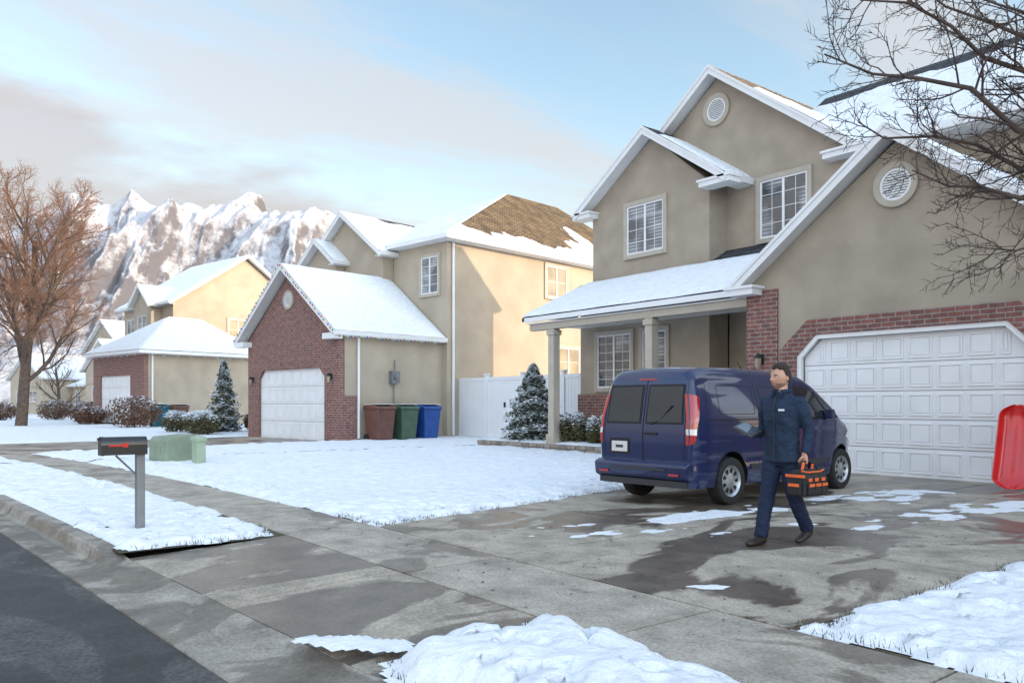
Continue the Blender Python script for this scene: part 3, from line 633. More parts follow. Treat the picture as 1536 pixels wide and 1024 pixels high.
for i,(s,t,r) in enumerate(((-18.9,16.7,.5),(-18.2,16.7,.66),(-17.1,16.75,.6),(-16.1,16.7,.62),(-15.2,16.7,.5))):
    leafmass('boxwood_shrub',(s,t,.1),blob(r,r*.8,r*.88),2600,.05,HEDG,.6,.5)
p=site(-14.4,40);leafmass('spruce_shrub',(p[0],p[1],0),cone(3.6,1.0),6000,.07,CONI,.55,3)
p=h2w(-9.3,-1.0)
for k in range(4):
    q=(p[0]-1.3*k+U(-.3,.3),p[1]+U(-.6,.8));leafmass('boxwood_shrub',(q[0],q[1],0),blob(.75,.7,.6),1400,.07,HEDG,.8,.4)
for (X,Y,r) in ((-22.2,47.0,1.5),(-29,55,1.0),(-33,62,1.3),(-40,70,1.4),(-43.5,68,1.3),(-13,41.2,.8)):
    q=site(X,Y);leafmass('dry_bush',(q[0],q[1],0),blob(r,r,r*.7),3000,.075,BRN,.3,r)
# ------------------------------------------------------------ trees
def grow(mb,p,d,L,r,lev,maxl,cfg,rng):
    nseg=cfg['seg'][lev];pts=[Vector(p)];rad=[r];d=Vector(d).normalized();st=L/nseg
    end=r*(.45 if lev<maxl else .3)
    for i in range(nseg):
        w=cfg['wig'][lev];d=(d+Vector((rng.gauss(0,w),rng.gauss(0,w),rng.gauss(0,w)+cfg['up'][lev]))).normalized()
        pts.append(pts[-1]+d*st);rad.append(r+(end-r)*(i+1)/nseg)
    mb.tube(pts,rad,cfg['n'][lev],1 if lev>=cfg['tipl'] else 0,cap=False)
    if lev>=maxl:return
    nc=cfg['ch'][lev]
    for k in range(nc):
        f=cfg['st'][lev]+(1-cfg['st'][lev])*(k+rng.random())/nc
        i=min(nseg-1,int(f*nseg));q=pts[i].lerp(pts[i+1],f*nseg-i);dd=(pts[i+1]-pts[i]).normalized()
        a=dd.orthogonal().normalized();b=dd.cross(a);t=k*2.4+rng.random()*1.2
        side=a*math.cos(t)+b*math.sin(t);an=math.radians(rng.uniform(*cfg['ang'][lev]))
        nd=dd*math.cos(an)+side*math.sin(an)
        grow(mb,q,nd,L*rng.uniform(*cfg['len'][lev])*(1.15-.5*f),max(cfg['rmin'],(r+(end-r)*f)*cfg['rr'][lev]),lev+1,maxl,cfg,rng)
TWIG=M('twigs_rust',(.25,.135,.085),.9,.25,2)
TWIG2=M('twigs_brown',(.085,.06,.05),.9,.25,4)
cfgA=dict(seg=[7,6,5,4,3],wig=[.05,.10,.14,.16,.18],up=[.02,.05,.04,.03,.02],n=[10,6,4,3,3],ch=[15,10,9,9],st=[.20,.15,.12,.12],ang=[(28,66),(22,50),(25,50),(25,50)],len=[(.5,.72),(.42,.6),(.42,.6),(.5,.75)],rr=[.5,.5,.5,.5],rmin=.0105,tipl=3)
q=site(-31.0,50.5);e=empty('bare_tree',(q[0],q[1],0));mb=MB();grow(mb,(0,0,-.1),(.03,0,1),11.8,.36,0,4,cfgA,random.Random(3));mb.obj('trunk_and_branches',[BARK,TWIG],e,smooth=True,recalc=False)
cfgB=dict(cfgA);cfgB['ch']=[9,7,6,4]
for i,(X,Y,h) in enumerate(((-50,72,8),(-38,84,7),(-62,90,9),(-44,78,5))):
    q=site(X,Y);e=empty('bare_tree',(q[0],q[1],0));mb=MB();grow(mb,(0,0,-.1),(0,0,1),h,.2,0,3,cfgB,random.Random(20+i));mb.obj('trunk_and_branches',[BARK,TWIG],e,smooth=True,recalc=False)
T0=Vector((-1.6,11.3,0));e=empty('bare_tree',tuple(T0));mb=MB();rng=random.Random(11)
mb.tube([(0,0,-.1),(.02,.02,1.2),(-.05,0,2.4),(-.1,-.05,3.4),(-.1,-.1,4.6),(-.05,0,6.2),(.1,.1,7.8)],[.17,.14,.125,.11,.085,.06,.02],10,0)
cfgC=dict(seg=[6,5,4,3],wig=[.13,.18,.2,.2],up=[.02,.02,.03,.02],n=[6,5,4,3],ch=[7,6,4],st=[.12,.15,.2],ang=[(30,65),(30,60),(30,60)],len=[(.34,.55),(.42,.62),(.4,.6)],rr=[.55,.6,.65],rmin=.0045,tipl=9)
def limb(z0,target,r,seed):
    a=Vector((-.06,-.03,z0));b=Vector(target)-T0;pts=[a];rg=random.Random(seed);n=9
    for i in range(1,n+1):
        f=i/n;p=a.lerp(b,f)+Vector((rg.gauss(0,.06),rg.gauss(0,.06),rg.gauss(0,.06)+.35*math.sin(f*math.pi)*.6));pts.append(p)
    rad=[r*(1-.85*i/n) for i in range(n+1)];mb.tube(pts,rad,7,0,cap=False)
    for i in range(2,n+1):
        for c in range(3):
            d=(pts[i]-pts[i-1]).normalized();a_=d.orthogonal().normalized();b_=d.cross(a_);t=rg.random()*6.28
            sd=a_*math.cos(t)+b_*math.sin(t);an=math.radians(rg.uniform(25,65))
            grow(mb,pts[i-1].lerp(pts[i],rg.random()),d*math.cos(an)+sd*math.sin(an),rg.uniform(.55,1.15)*(1-.3*i/n),max(.007,rad[i]*.55),1,3,cfgC,rg)
def tp(r,Y,z): 
    p=site(r*Y,Y);return (p[0],p[1],z)
limb(3.0,tp(.385,8.6,5.15),.06,1);limb(3.3,tp(.44,8.2,5.7),.055,2);limb(2.7,tp(.50,8.8,3.95),.055,3);limb(2.5,tp(.58,8.5,3.15),.045,4)
limb(3.6,tp(.50,9.2,6.2),.055,5);limb(2.9,tp(.42,9.4,4.7),.05,6);limb(3.9,tp(.56,8.2,5.7),.05,7);limb(3.2,tp(.60,9.0,4.6),.05,8)
mb.obj('trunk_and_branches',[TWIG2],e,smooth=True,recalc=False)
# ------------------------------------------------------------ mountains
MT,nt,bs=newmat('mountain_rock_snow_haze');N=nt.nodes;L=nt.links
ge=N.new('ShaderNodeNewGeometry');sp=N.new('ShaderNodeSeparateXYZ');L.new(ge.outputs['Normal'],sp.inputs[0])
tc=N.new('ShaderNodeTexCoord');n=N.new('ShaderNodeTexNoise');n.inputs['Scale'].default_value=.014;n.inputs['Detail'].default_value=12;n.inputs['Roughness'].default_value=.75;L.new(tc.outputs['Object'],n.inputs['Vector'])
s3=N.new('ShaderNodeSeparateXYZ');L.new(tc.outputs['Object'],s3.inputs[0])
al=N.new('ShaderNodeMapRange');al.inputs[1].default_value=200;al.inputs[2].default_value=750;al.inputs[3].default_value=-.20;al.inputs[4].default_value=.10;L.new(s3.outputs['Z'],al.inputs[0])
ad=N.new('ShaderNodeMath');ad.operation='MULTIPLY_ADD';L.new(n.outputs['Fac'],ad.inputs[0]);ad.inputs[1].default_value=1.7;L.new(sp.outputs['Z'],ad.inputs[2])
ad2=N.new('ShaderNodeMath');ad2.operation='ADD';L.new(ad.outputs[0],ad2.inputs[0]);L.new(al.outputs[0],ad2.inputs[1])
mr=N.new('ShaderNodeMapRange');mr.inputs[1].default_value=1.25;mr.inputs[2].default_value=1.58;L.new(ad2.outputs[0],mr.inputs[0])
mx=N.new('ShaderNodeMix');mx.data_type='RGBA';mx.inputs[6].default_value=(.15,.14,.15,1);mx.inputs[7].default_value=(.54,.54,.57,1);L.new(mr.outputs[0],mx.inputs[0]);L.new(mx.outputs[2],bs.inputs['Base Color']);bs.inputs['Roughness'].default_value=.9
bp=N.new('ShaderNodeBump');bp.inputs['Strength'].default_value=.8;bp.inputs['Distance'].default_value=22;L.new(n.outputs['Fac'],bp.inputs['Height']);L.new(bp.outputs['Normal'],bs.inputs['Normal'])
bs.inputs['Emission Color'].default_value=(.6,.62,.72,1);bs.inputs['Emission Strength'].default_value=.03  # faint bluish glow on the slopes stands in for distance haze
px=[-900,-400,-100,60,105,145,175,200,240,280,330,360,385,430,470,520,600,700,1000,1500]
py=[480,450,400,340,308,308,300,290,306,322,326,318,308,311,324,343,380,420,430,440]
rr=np.linspace(-1.1,.55,820);dd=np.linspace(0,1,180);Rg,Dg=np.meshgrid(rr,dd,indexing='ij')
Yg=2300+Dg*1700;Xg=Rg*Yg
env=(606-np.interp(768+1200*rr,px,py))/1200*3400
k9=np.exp(-.5*(np.arange(-6,7)/2.0)**2);k9/=k9.sum();env=np.convolve(np.pad(env,6,'edge'),k9,'valid')
prof=np.interp(dd,[0,.25,.65,.8,1],[.0,.26,1.0,.93,.6])
wx=(fbm(Xg/600,Yg/600,3,77)-.5)*260;wy=(fbm(Xg/600+9,Yg/600,3,78)-.5)*260
ridge=0;a=1;tot=0
for k in range(7):
    nn=vn((Xg+wx)/330*2**k+3,(Yg+wy)/900*2**k,40+k);ridge=ridge+a*(1-np.abs(2*nn-1));tot+=a;a*=.55
ridge=ridge/tot
top=np.exp(-((dd-.65)/.10)**2)[None]
amp=1.1*(1-top)+.32*top
Z=env[:,None]*prof[None]*(1-amp*.55+amp*.98*(ridge-.10)+.02)-5
Xw=Xg*CS-Yg*SN;Yw=Xg*SN+Yg*CS
grid_obj('mountains',np.stack([Xw,Yw,Z],2),np.ones_like(Z,bool),MT,smooth=True)
# ------------------------------------------------------------ VAN
def Rv(y): return float(np.interp(y,[0,.05,.15,.4,1.5,2.6,3.0,3.35,4.0,4.2,4.5,4.72,4.84,4.9],[1.80,1.865,1.91,1.94,1.955,1.935,1.88,1.73,1.31,1.21,1.10,.97,.84,.66]))
def Wv(y): return float(np.interp(y,[0,.04,.12,.3,3.9,4.35,4.66,4.83,4.9],[.79,.84,.88,.90,.90,.84,.73,.62,.52]))
def hw(y,z):
    w=Wv(y)
    if z>1.2:w-=.17*(z-1.2)+.12*(z-1.2)**2
    w+=.012*math.exp(-((z-.98)/.05)**2)-.012*math.exp(-((z-.62)/.06)**2)
    if z<.42:w-=.25*(.42-z)
    return w
def yr(y,z): return y+(1-min(y/.7,1))*(.12*max(0,z-1.05)+.08*max(0,z-1.05)**2)
ys=sorted(set([round(v,4) for v in list(np.linspace(0,.3,9))+list(np.linspace(.3,2.7,18))+list(np.linspace(2.7,4.9,40))]))
sec=[]
for y in ys:
    Rr=Rv(y);rad=min(.17,(Rr-.3)*.35);pts=[]
    for k in range(22):
        z=.27+(Rr-rad-.27)*k/21;pts.append((hw(y,z),z))
    w1=hw(y,Rr-rad)
    for k in range(1,7):
        t=math.pi/2*k/6;pts.append((w1-rad+rad*math.cos(t),Rr-rad+rad*math.sin(t)))
    for k in (1,2):pts.append(((w1-rad)*(1-k/3),Rr+.012*k))
    sec.append(pts)
V=empty('parked_van',(-7.85,8.5,0),math.radians(3.0))
m=len(sec[0]);vs=[];fs=[];ny=len(ys)
for i,y in enumerate(ys):
    for (x,z) in sec[i]:vs.append((x,yr(y,z),z))
    for (x,z) in reversed(sec[i]):vs.append((-x,yr(y,z),z))
mm2=2*m
for i in range(ny-1):
    for k in range(mm2):fs.append((i*mm2+k,i*mm2+(k+1)%mm2,(i+1)*mm2+(k+1)%mm2,(i+1)*mm2+k))
for i in (0,ny-1):
    for k in range(m-1):fs.append((i*mm2+k,i*mm2+k+1,i*mm2+mm2-2-k,i*mm2+mm2-1-k))
PAINT=M('paint_navy',(.004,.012,.068),.35,.05,2,coat=1,spec=.3)
TIRE=M('tire_rubber',(.018,.018,.019),.85,.2,20);RIM=M('wheel_silver',(.45,.46,.48),.35,.1,8,metal=.7)
GLV=M('van_glass',(.008,.014,.018),.04,.1,2,coat=.6,spec=.4);LRED=M('tail_red',(.40,.010,.010),.15,.1,4,coat=1);LWHT=M('tail_white',(.65,.62,.6),.15,.05,4,coat=1)
DARK=M('seam_dark',(.003,.003,.006),.6,.1,4);TRIMG=M('bumper_grey',(.03,.032,.036),.55,.15,10)
mb=MB();mb.add(vs,fs);vb=mb.obj('body',[PAINT,BLACK],V,smooth=True)
WY=(.88,4.10)
cut=MB()
for wy in WY:
    for sx in (-1,1):
        cut.lathe_x([(0,-.2),(.395,-.2),(.395,.2),(0,.2)],(sx*.88,wy,.36),48,1)
co=cut.obj('cutter',[PAINT,BLACK],V)
bo=vb.modifiers.new('bo','BOOLEAN');bo.object=co;bo.operation='DIFFERENCE';bo.solver='EXACT'
try: bo.material_mode='INDEX'
except Exception: pass
bpy.context.view_layer.update()
dg=bpy.context.evaluated_depsgraph_get();nm=bpy.data.meshes.new_from_object(vb.evaluated_get(dg));vb.modifiers.clear();vb.data=nm;bpy.data.objects.remove(co)
es=vb.modifiers.new('es','EDGE_SPLIT');es.split_angle=math.radians(28)
def spatch(mb,c4,off,mi,n=8,nz=6,side=1):
    vs=[];fs=[]
    for i in range(n+1):
        for j in range(nz+1):
            u=i/n;v=j/nz
            y=(c4[0][0]*(1-u)+c4[1][0]*u)*(1-v)+(c4[3][0]*(1-u)+c4[2][0]*u)*v
            z=(c4[0][1]*(1-u)+c4[1][1]*u)*(1-v)+(c4[3][1]*(1-u)+c4[2][1]*u)*v
            vs.append((side*(hw(y,z)+off),yr(y,z),z))
    for i in range(n):
        for j in range(nz):
            a=i*(nz+1)+j;fs.append((a,a+nz+1,a+nz+2,a+1))
    mb.add(vs,fs,mi)
def seam(mb,pts,side,w=.006):
    for (a,b) in zip(pts[:-1],pts[1:]):
        if abs(a[0]-b[0])<abs(a[1]-b[1]):spatch(mb,[(a[0]-w,a[1]),(a[0]+w,a[1]),(b[0]+w,b[1]),(b[0]-w,b[1])],.0025,1,1,10,side)
        else: spatch(mb,[(a[0],a[1]-w),(b[0],b[1]-w),(b[0],b[1]+w),(a[0],a[1]+w)],.0025,1,10,1,side)
mb=MB()
for sd in (1,-1):
    spatch(mb,[(2.68,1.17),(3.96,1.20),(3.24,1.67),(2.68,1.73)],.004,1,14,8,sd)
    spatch(mb,[(2.74,1.21),(3.60,1.225),(3.19,1.635),(2.74,1.69)],.008,0,12,8,sd)
    spatch(mb,[(3.66,1.23),(3.87,1.235),(3.33,1.58),(3.26,1.62)],.008,0,6,8,sd)
    seam(mb,[(2.62,.34),(2.62,1.76)],sd);seam(mb,[(3.80,.75),(3.86,1.15)],sd);seam(mb,[(2.62,.34),(3.66,.34)],sd)
    seam(mb,[(1.58,.34),(1.58,1.76)],sd);seam(mb,[(1.58,.34),(2.62,.34)],sd);seam(mb,[(.32,1.20),(1.58,1.20)],sd,.008)
    seam(mb,[(.30,.5),(.30,1.72)],sd,.004)
    for (a,b) in ((1.68,2.54),(.60,1.48)):
        seam(mb,[(a,1.28),(b,1.28)],sd,.004);seam(mb,[(a,1.68),(b,1.68)],sd,.004);seam(mb,[(a,1.28),(a,1.68)],sd,.004);seam(mb,[(b,1.28),(b,1.68)],sd,.004)
    spatch(mb,[(1.34,.48),(3.65,.48),(3.65,.56),(1.34,.56)],.012,2,12,2,sd)
mb.obj('side_windows_and_seams',[GLV,DARK,TRIMG],V,smooth=True,recalc=True)
mb=MB()
for sd in (1,-1):
    for (y0,z0) in ((2.50,1.06),(2.83,1.06)):
        x=hw(y0,z0);mb.box(min(sd*x,sd*(x+.03)),max(sd*x,sd*(x+.03)),y0-.09,y0+.09,z0-.015,z0+.015)
    x=hw(3.50,1.25);c=sd*(x+.09);mb.box(c-.07,c+.07,3.46,3.55,1.19,1.34);mb.box(min(sd*x,sd*(x+.05)),max(sd*x,sd*(x+.05)),3.48,3.53,1.17,1.21)
mb.obj('mirrors_and_handles',PAINT,V,bevel=.025)
mb=MB()
for sd in (1,-1):
    spatch(mb,[(.005,.86),(.06,.90),(.15,1.52),(.01,1.56)],.008,0,5,12,sd)
    spatch(mb,[(.005,1.00),(.075,1.00),(.088,1.08),(.005,1.08)],.011,1,5,3,sd)
    for (z0,z1,mi,of) in ((.86,1.56,0,.008),(1.0,1.08,1,.011)):
        vs=[];fs=[]
        for j in range(9):
            z=z0+(z1-z0)*j/8;w=hw(0,z)+of;vs+=[(sd*w,yr(0,z)-of,z),(sd*(w-.045),yr(0,z)-of,z)]
            if j:fs.append((2*j-2,2*j-1,2*j+1,2*j))
        mb.add(vs,fs,mi)
mb.obj('tail_lights',[LRED,LWHT],V,smooth=True)
mb=MB()
def rquad(x0,x1,z0,z1,off,mi,ins=0.03):
    vs=[];fs=[];n=10
    for j in range(n+1):
        z=z0+(z1-z0)*j/n;k=ins*(j/n);vs+=[(x0+(k if x0<0 and x0<-.3 else 0),yr(0,z)-off,z),(x1-(k if x1>.3 else 0),yr(0,z)-off,z)]
        if j:fs.append((2*j-2,2*j-1,2*j+1,2*j))
    mb.add(vs,fs,mi)
rquad(-.70,-.04,1.14,1.70,.004,1);rquad(.04,.70,1.14,1.70,.004,1);rquad(-.67,-.07,1.17,1.67,.008,0);rquad(.07,.67,1.17,1.67,.008,0)
rquad(-.006,.006,.62,1.78,.006,1,0)
rquad(-.728,-.722,.64,1.74,.005,1,0);rquad(.722,.728,.64,1.74,.005,1,0)
rquad(-.62,-.24,.70,.93,.004,1,0);rquad(-.58,-.28,.735,.885,.009,3,0);rquad(-.50,-.36,.79,.83,.011,4,0)
rquad(.02,.26,.99,1.02,.02,1,0)
rquad(-.16,.16,1.765,1.785,.006,2,0)
mb.tube([(.15,.0,1.14),(.3,.02,1.2),(.5,.03,1.4)],.009,5,1)
mb.obj('rear_doors',[GLV,DARK,LRED,LWHT,TRIMG],V,smooth=False)
mb=MB()
mb.prism([(-.84,-.02,.36),(-.84,-.10,.40),(-.84,-.12,.58),(-.84,-.03,.62),(-.84,.12,.62),(-.84,.12,.36)],(1.68,0,0));bo_=mb.obj('rear_bumper',PAINT,V,bevel=.03)
mb=MB();mb.box(-.78,.78,-.05,.15,.28,.365);mb.box(-.5,.5,-.126,-.12,.50,.535);mb.obj('bumper_lower',TRIMG,V,bevel=.02)
mb=MB();mb.box(.55,.72,-.128,-.115,.44,.47);mb.box(-.72,-.55,-.128,-.115,.44,.47);mb.obj('reflectors',LRED,V)
mb=MB()
vs=[];fs=[];n=10
for j in range(n+1):
    y=3.20+(3.96-3.20)*j/n;z=Rv(y)+.03;w=.58+.08*j/n;vs+=[(-w,y+.01,z),(0,y+.02,z+.02),(w,y+.01,z)]
    if j:
        a=3*(j-1);fs+=[(a,a+1,a+4,a+3),(a+1,a+2,a+5,a+4)]
mb.add(vs,fs,0)
mb.obj('windscreen',GLV,V,smooth=True)
mb=MB()
for sd in (1,-1):spatch(mb,[(4.28,.88),(4.74,.76),(4.70,.90),(4.36,1.00)],.006,0,8,4,sd)
mb.obj('headlights',LWHT,V,smooth=True)
mb=MB();mb.box(-.45,.45,4.895,4.92,.40,.62);mb.obj('grille',BLACK,V,bevel=.02)
mb=MB();mb.tube([(0,2.55,1.95),(0,2.50,1.98),(0,2.35,2.12)],[.02,.008,.004],6);mb.obj('antenna',BLACK,V)
for wy in WY:
    for sd in (1,-1):
        mb=MB();r0=.338
        pr=[(.20,-.10),(.30,-.108),(r0-.012,-.10),(r0,-.07),(r0,.07),(r0-.012,.10),(.30,.108),(.235,.10),(.225,.085)]
        mb.lathe_x([(r,sd*x) for r,x in pr],(sd*.79,wy,r0-.004),44,0)
        mb.lathe_x([(r,sd*x) for r,x in [(.228,.088),(.222,.098),(.205,.085),(.19,.06),(.08,.075),(.06,.09),(0,.092)]],(sd*.79,wy,r0-.004),44,1)
        for k in range(9):
            a=2*math.pi*k/9;c,s_=math.cos(a),math.sin(a);X=sd*(.79+.074)
            P0=[(.115,.016),(.18,.028),(.18,-.028),(.115,-.016)]
            mb.prism([(X,wy+c*p-s_*q,r0-.004+s_*p+c*q) for p,q in P0],(sd*.004,0,0),2)
        mb.obj('wheel',[TIRE,RIM,DARK],V,smooth=True).modifiers.new('e','EDGE_SPLIT').split_angle=math.radians(40)
mb=MB();mb.box(-.7,.7,.3,4.6,.25,.30);mb.obj('underbody',BLACK,V)
# ------------------------------------------------------------ RED SLED
e=empty('red_sled',(-5.28,14.55,0));e.rotation_euler=(math.radians(-17),0,math.radians(6))
RED=M('sled_red',(.62,.012,.012),.25,.08,3,coat=.6)
mb=MB()
nz=26;nx=9;vs=[];fs=[]
for j in range(nz+1):
    v=j/nz;z=.02+1.45*v;w=.30*(1-.10*v)*min(1,(min(v,1-v)/.10+.02))**.45+.02
    for i in range(nx+1):
        u=-1+2*i/nx;dep=.11*(1-min(1,max(abs(u),abs(2*v-1)))**6) -(.03 if abs(u)>.95 else 0)
        groove=.018*math.cos(u*9) if abs(u)<.8 else 0
        vs.append((u*w,dep+groove-.02*(v-.5)**2*4,z))
for j in range(nz):
    for i in range(nx):
        a=j*(nx+1)+i;fs.append((a,a+1,a+nx+2,a+nx+1))
mb.add(vs,fs);o=mb.obj('shell',RED,e,smooth=True,recalc=False);so=o.modifiers.new('s','SOLIDIFY');so.thickness=.02;o.modifiers.new('ss','SUBSURF').levels=1;o.modifiers['ss'].render_levels=1
# ------------------------------------------------------------ MAN
Mn=empty('man_walking',(-4.73,7.19,0),math.radians(-1))
NAVY,nt,bs=newmat('navy_workwear');N=nt.nodes;L=nt.links
tc=N.new('ShaderNodeTexCoord');sp=N.new('ShaderNodeSeparateXYZ');L.new(tc.outputs['Object'],sp.inputs[0])
rp=N.new('ShaderNodeValToRGB');rp.color_ramp.elements[0].position=.84;rp.color_ramp.elements[1].position=.86;rp.color_ramp.elements[0].color=(.012,.022,.052,1);rp.color_ramp.elements[1].color=(.015,.030,.060,1)
L.new(sp.outputs['Z'],rp.inputs[0]);L.new(rp.outputs[0],bs.inputs['Base Color']);bs.inputs['Roughness'].default_value=.8;bs.inputs['Specular IOR Level'].default_value=.3
n=N.new('ShaderNodeTexNoise');n.inputs['Scale'].default_value=14;n.inputs['Distortion'].default_value=1.2;L.new(tc.outputs['Object'],n.inputs['Vector']);bp=N.new('ShaderNodeBump');bp.inputs['Distance'].default_value=.03;bp.inputs['Strength'].default_value=.5;L.new(n.outputs['Fac'],bp.inputs['Height']);L.new(bp.outputs['Normal'],bs.inputs['Normal'])
SKIN=M('skin',(.50,.27,.185),.5,.07,20);HAIR=M('hair_dark',(.030,.019,.013),.7,.3,60,.8,120);BOOT=M('boot_brown',(.026,.018,.014),.5,.2,10)
mb=MB()
def lz(rows,n=24):
    vs=[];fs=[]
    for (cx,cy,z,rx,ry) in rows:
        for k in range(n):
            a=2*math.pi*k/n;c,s_=math.cos(a),math.sin(a)
            vs.append((cx+rx*math.copysign(abs(c)**.85,c),cy+ry*math.copysign(abs(s_)**.85,s_),z))
    for i in range(len(rows)-1):
        for k in range(n):fs.append((i*n+k,i*n+(k+1)%n,(i+1)*n+(k+1)%n,(i+1)*n+k))
    fs.append(list(range(n)));fs.append([(len(rows)-1)*n+k for k in range(n)]);mb.add(vs,fs)
lz([(0,0,.83,.190,.140),(0,0,.86,.197,.147),(0,0,.89,.184,.134),(0,0,1.0,.18,.128),(0,-.005,1.12,.178,.125),(0,-.01,1.25,.192,.132),(0,-.01,1.36,.20,.132),(0,.0,1.44,.185,.115),(0,.005,1.49,.13,.09),(0,.0,1.53,.085,.078),(0,-.005,1.575,.082,.08)])
lz([(0,0,.80,.15,.11),(0,0,.92,.165,.12),(0,0,1.0,.16,.11)])
mb.tube([(.085,0,.95),(.092,.02,.75),(.10,.035,.52),(.10,.15,.34),(.10,.275,.17),(.10,.30,.135)],[.105,.098,.078,.073,.066,.068],16)
mb.tube([(-.085,0,.95),(-.092,-.05,.75),(-.095,-.115,.51),(-.10,-.16,.32),(-.10,-.21,.12),(-.10,-.215,.075)],[.105,.098,.078,.073,.070,.072],16)
mb.tube([(.10,.0,1.445),(.185,.005,1.435),(.225,.03,1.33),(.262,.075,1.17),(.262,.05,1.06),(.258,.01,.955),(.257,.0,.93)],[.07,.078,.068,.056,.052,.045,.046],14)
mb.tube([(-.10,.0,1.445),(-.185,.005,1.435),(-.232,.04,1.33),(-.285,.09,1.17),(-.27,.0,1.12),(-.24,-.12,1.125),(-.235,-.145,1.125)],[.07,.078,.068,.058,.053,.045,.046],14)
body=mb.obj('clothed_body',NAVY,Mn,smooth=True)
rm=body.modifiers.new('r','REMESH');rm.mode='VOXEL';rm.voxel_size=.010;rm.use_smooth_shade=True
sm=body.modifiers.new('s','SMOOTH');sm.iterations=5;sm.factor=.6
tx=bpy.data.textures.new('folds','CLOUDS');tx.noise_scale=.10;tx.noise_depth=2
dp=body.modifiers.new('d','DISPLACE');dp.texture=tx;dp.strength=.034;dp.mid_level=.5
mb=MB();mb.tube([(.0+.088*math.cos(a),-.005+.088*math.sin(a),1.555+.02*math.sin(a)) for a in [math.radians(-60+300*k/18) for k in range(19)]],[.018]*19,8)
mb.tube([(.044,-.085,1.54),(.06,-.11,1.49)],[.016,.008],8);mb.tube([(-.044,-.085,1.54),(-.06,-.11,1.49)],[.016,.008],8);mb.obj('collar',NAVY,Mn,smooth=True)
mb=MB();mb.tube([(0,-.105,1.5),(0,-.142,1.4),(0,-.148,1.3),(0,-.140,1.15),(0,-.142,1.0),(0,-.146,.87)],.006,6);mb.obj('zip',BLACK,Mn)
mb=MB();mb.box(.06,.125,-.154,-.146,1.352,1.372);mb.obj('name_patch',WHITE,Mn)
mb=MB();mb.tube([(0,0,1.5),(0,-.012,1.56),(0,-.018,1.64)],[.068,.064,.062],16);mb.obj('neck',SKIN,Mn,smooth=True)
mb=MB()
def boot(hx,hy):
    rows=[(-.055,.045,.035),(-.02,.055,.05),(.04,.05,.05),(.10,.042,.05),(.16,.035,.052),(.21,.03,.044),(.235,.022,.02)]
    mb.tube([(hx,hy-y,zz) for (y,zz,w) in rows],[(w*.95,zz*.98) for (y,zz,w) in rows],14)
    mb.tube([(hx,hy+.005,.04),(hx,hy+.005,.12)],[.05,.052],12)
boot(-.10,-.205)
mb.tube([(.10,.335,.125),(.10,.315,.11),(.10,.27,.085),(.10,.215,.06),(.10,.165,.042),(.10,.125,.033),(.10,.10,.028)],[(.035,.04),(.045,.052),(.046,.05),(.048,.042),(.048,.034),(.04,.028),(.02,.018)],14);mb.tube([(.10,.305,.10),(.10,.295,.17)],[.05,.055],12)
bo2=mb.obj('boots',BOOT,Mn,smooth=True);r_=bo2.modifiers.new('r','REMESH');r_.mode='VOXEL';r_.voxel_size=.008;r_.use_smooth_shade=True;s2=bo2.modifiers.new('s','SMOOTH');s2.iterations=2
hd=empty('head',(0,-.03,1.69),math.radians(-14));hd.parent=Mn;hd.scale=(1.07,1.07,1.07)
def headpt(x,y,z):
    g=lambda a,b,c:math.exp(-((a-b)/c)**2)
    X=.080*x;Y=.100*y;Z=.124*z
    if z<-.05:
        k=(-z-.05);X*=1-.20*k;Y*=1-.10*k
        if y>0:Y*=1-.45*k
    if y<0:
        fr=min(1,-y*1.4)
        Y-=.026*g(x,0,.16)*g(z,-.20,.14)*fr+.012*g(x,0,.13)*g(z,.0,.16)*fr
        Y+=.014*(g(x,.40,.2)+g(x,-.40,.2))*g(z,.03,.12)*fr
        Y-=.006*(g(x,.38,.28)+g(x,-.38,.28))*g(z,.2,.08)*fr
        Y-=.007*g(x,0,.3)*g(z,-.50,.10)*fr;Y+=.005*g(x,0,.3)*g(z,-.53,.025)*fr
        Y-=.012*g(x,0,.3)*g(z,-.82,.15)*fr
    return (X,Y,Z)
mb=MB();hb=MB();nu,nv=64,48
vs=[];hv=[]
for j in range(nv+1):
    ph=math.pi*j/nv
    for i in range(nu):
        th=2*math.pi*i/nu;x,y,z=math.sin(ph)*math.cos(th),math.sin(ph)*math.sin(th),math.cos(ph)
        p=headpt(x,y,z);vs.append(p)
        if y<-.25: line=.62-.05*math.cos(x*9)
        elif y<.2: line=.60-(y+.25)*2.1
        else: line=-.36
        th_=.010*min(1,max(0,(z-line)/.10)) + (.012*min(1,max(0,(z-.55)/.2)));q=Vector(p)+Vector((x,y,z))*th_
        if z<line:q=Vector(p)*.985
        hv.append(tuple(q))
fs=[(j*nu+i,j*nu+(i+1)%nu,(j+1)*nu+(i+1)%nu,(j+1)*nu+i) for j in range(nv) for i in range(nu)]
mb.add(vs,fs);mb.ell((.080,.012,-.005),(.010,.018,.030),10,8);mb.ell((-.080,.012,-.005),(.010,.018,.030),10,8);mb.obj('face',SKIN,hd,smooth=True)
hb.add(hv,fs);hb.obj('hair',HAIR,hd,smooth=True)
mb=MB()
for sx in (-1,1):
    mb.ell((sx*.031,-.080,.005),(.012,.010,.006),10,8,0);mb.ell((sx*.031,-.0885,.005),(.0055,.003,.0052),10,6,1);mb.tube([(sx*.014,-.094,.022),(sx*.033,-.094,.027),(sx*.05,-.083,.020)],[.003,.0045,.002],6,1)
mb.tube([(-.022,-.092,-.0635),(0,-.101,-.063),(.022,-.092,-.0635)],[.002,.0035,.002],6,2)
mb.obj('eyes_brows_mouth',[WHITE,HAIR,M('lips',(.30,.12,.09),.5)],hd,smooth=True)
STB=M('stubble',(.25,.14,.10),.7,.15,80)
mb=MB();sv=[]
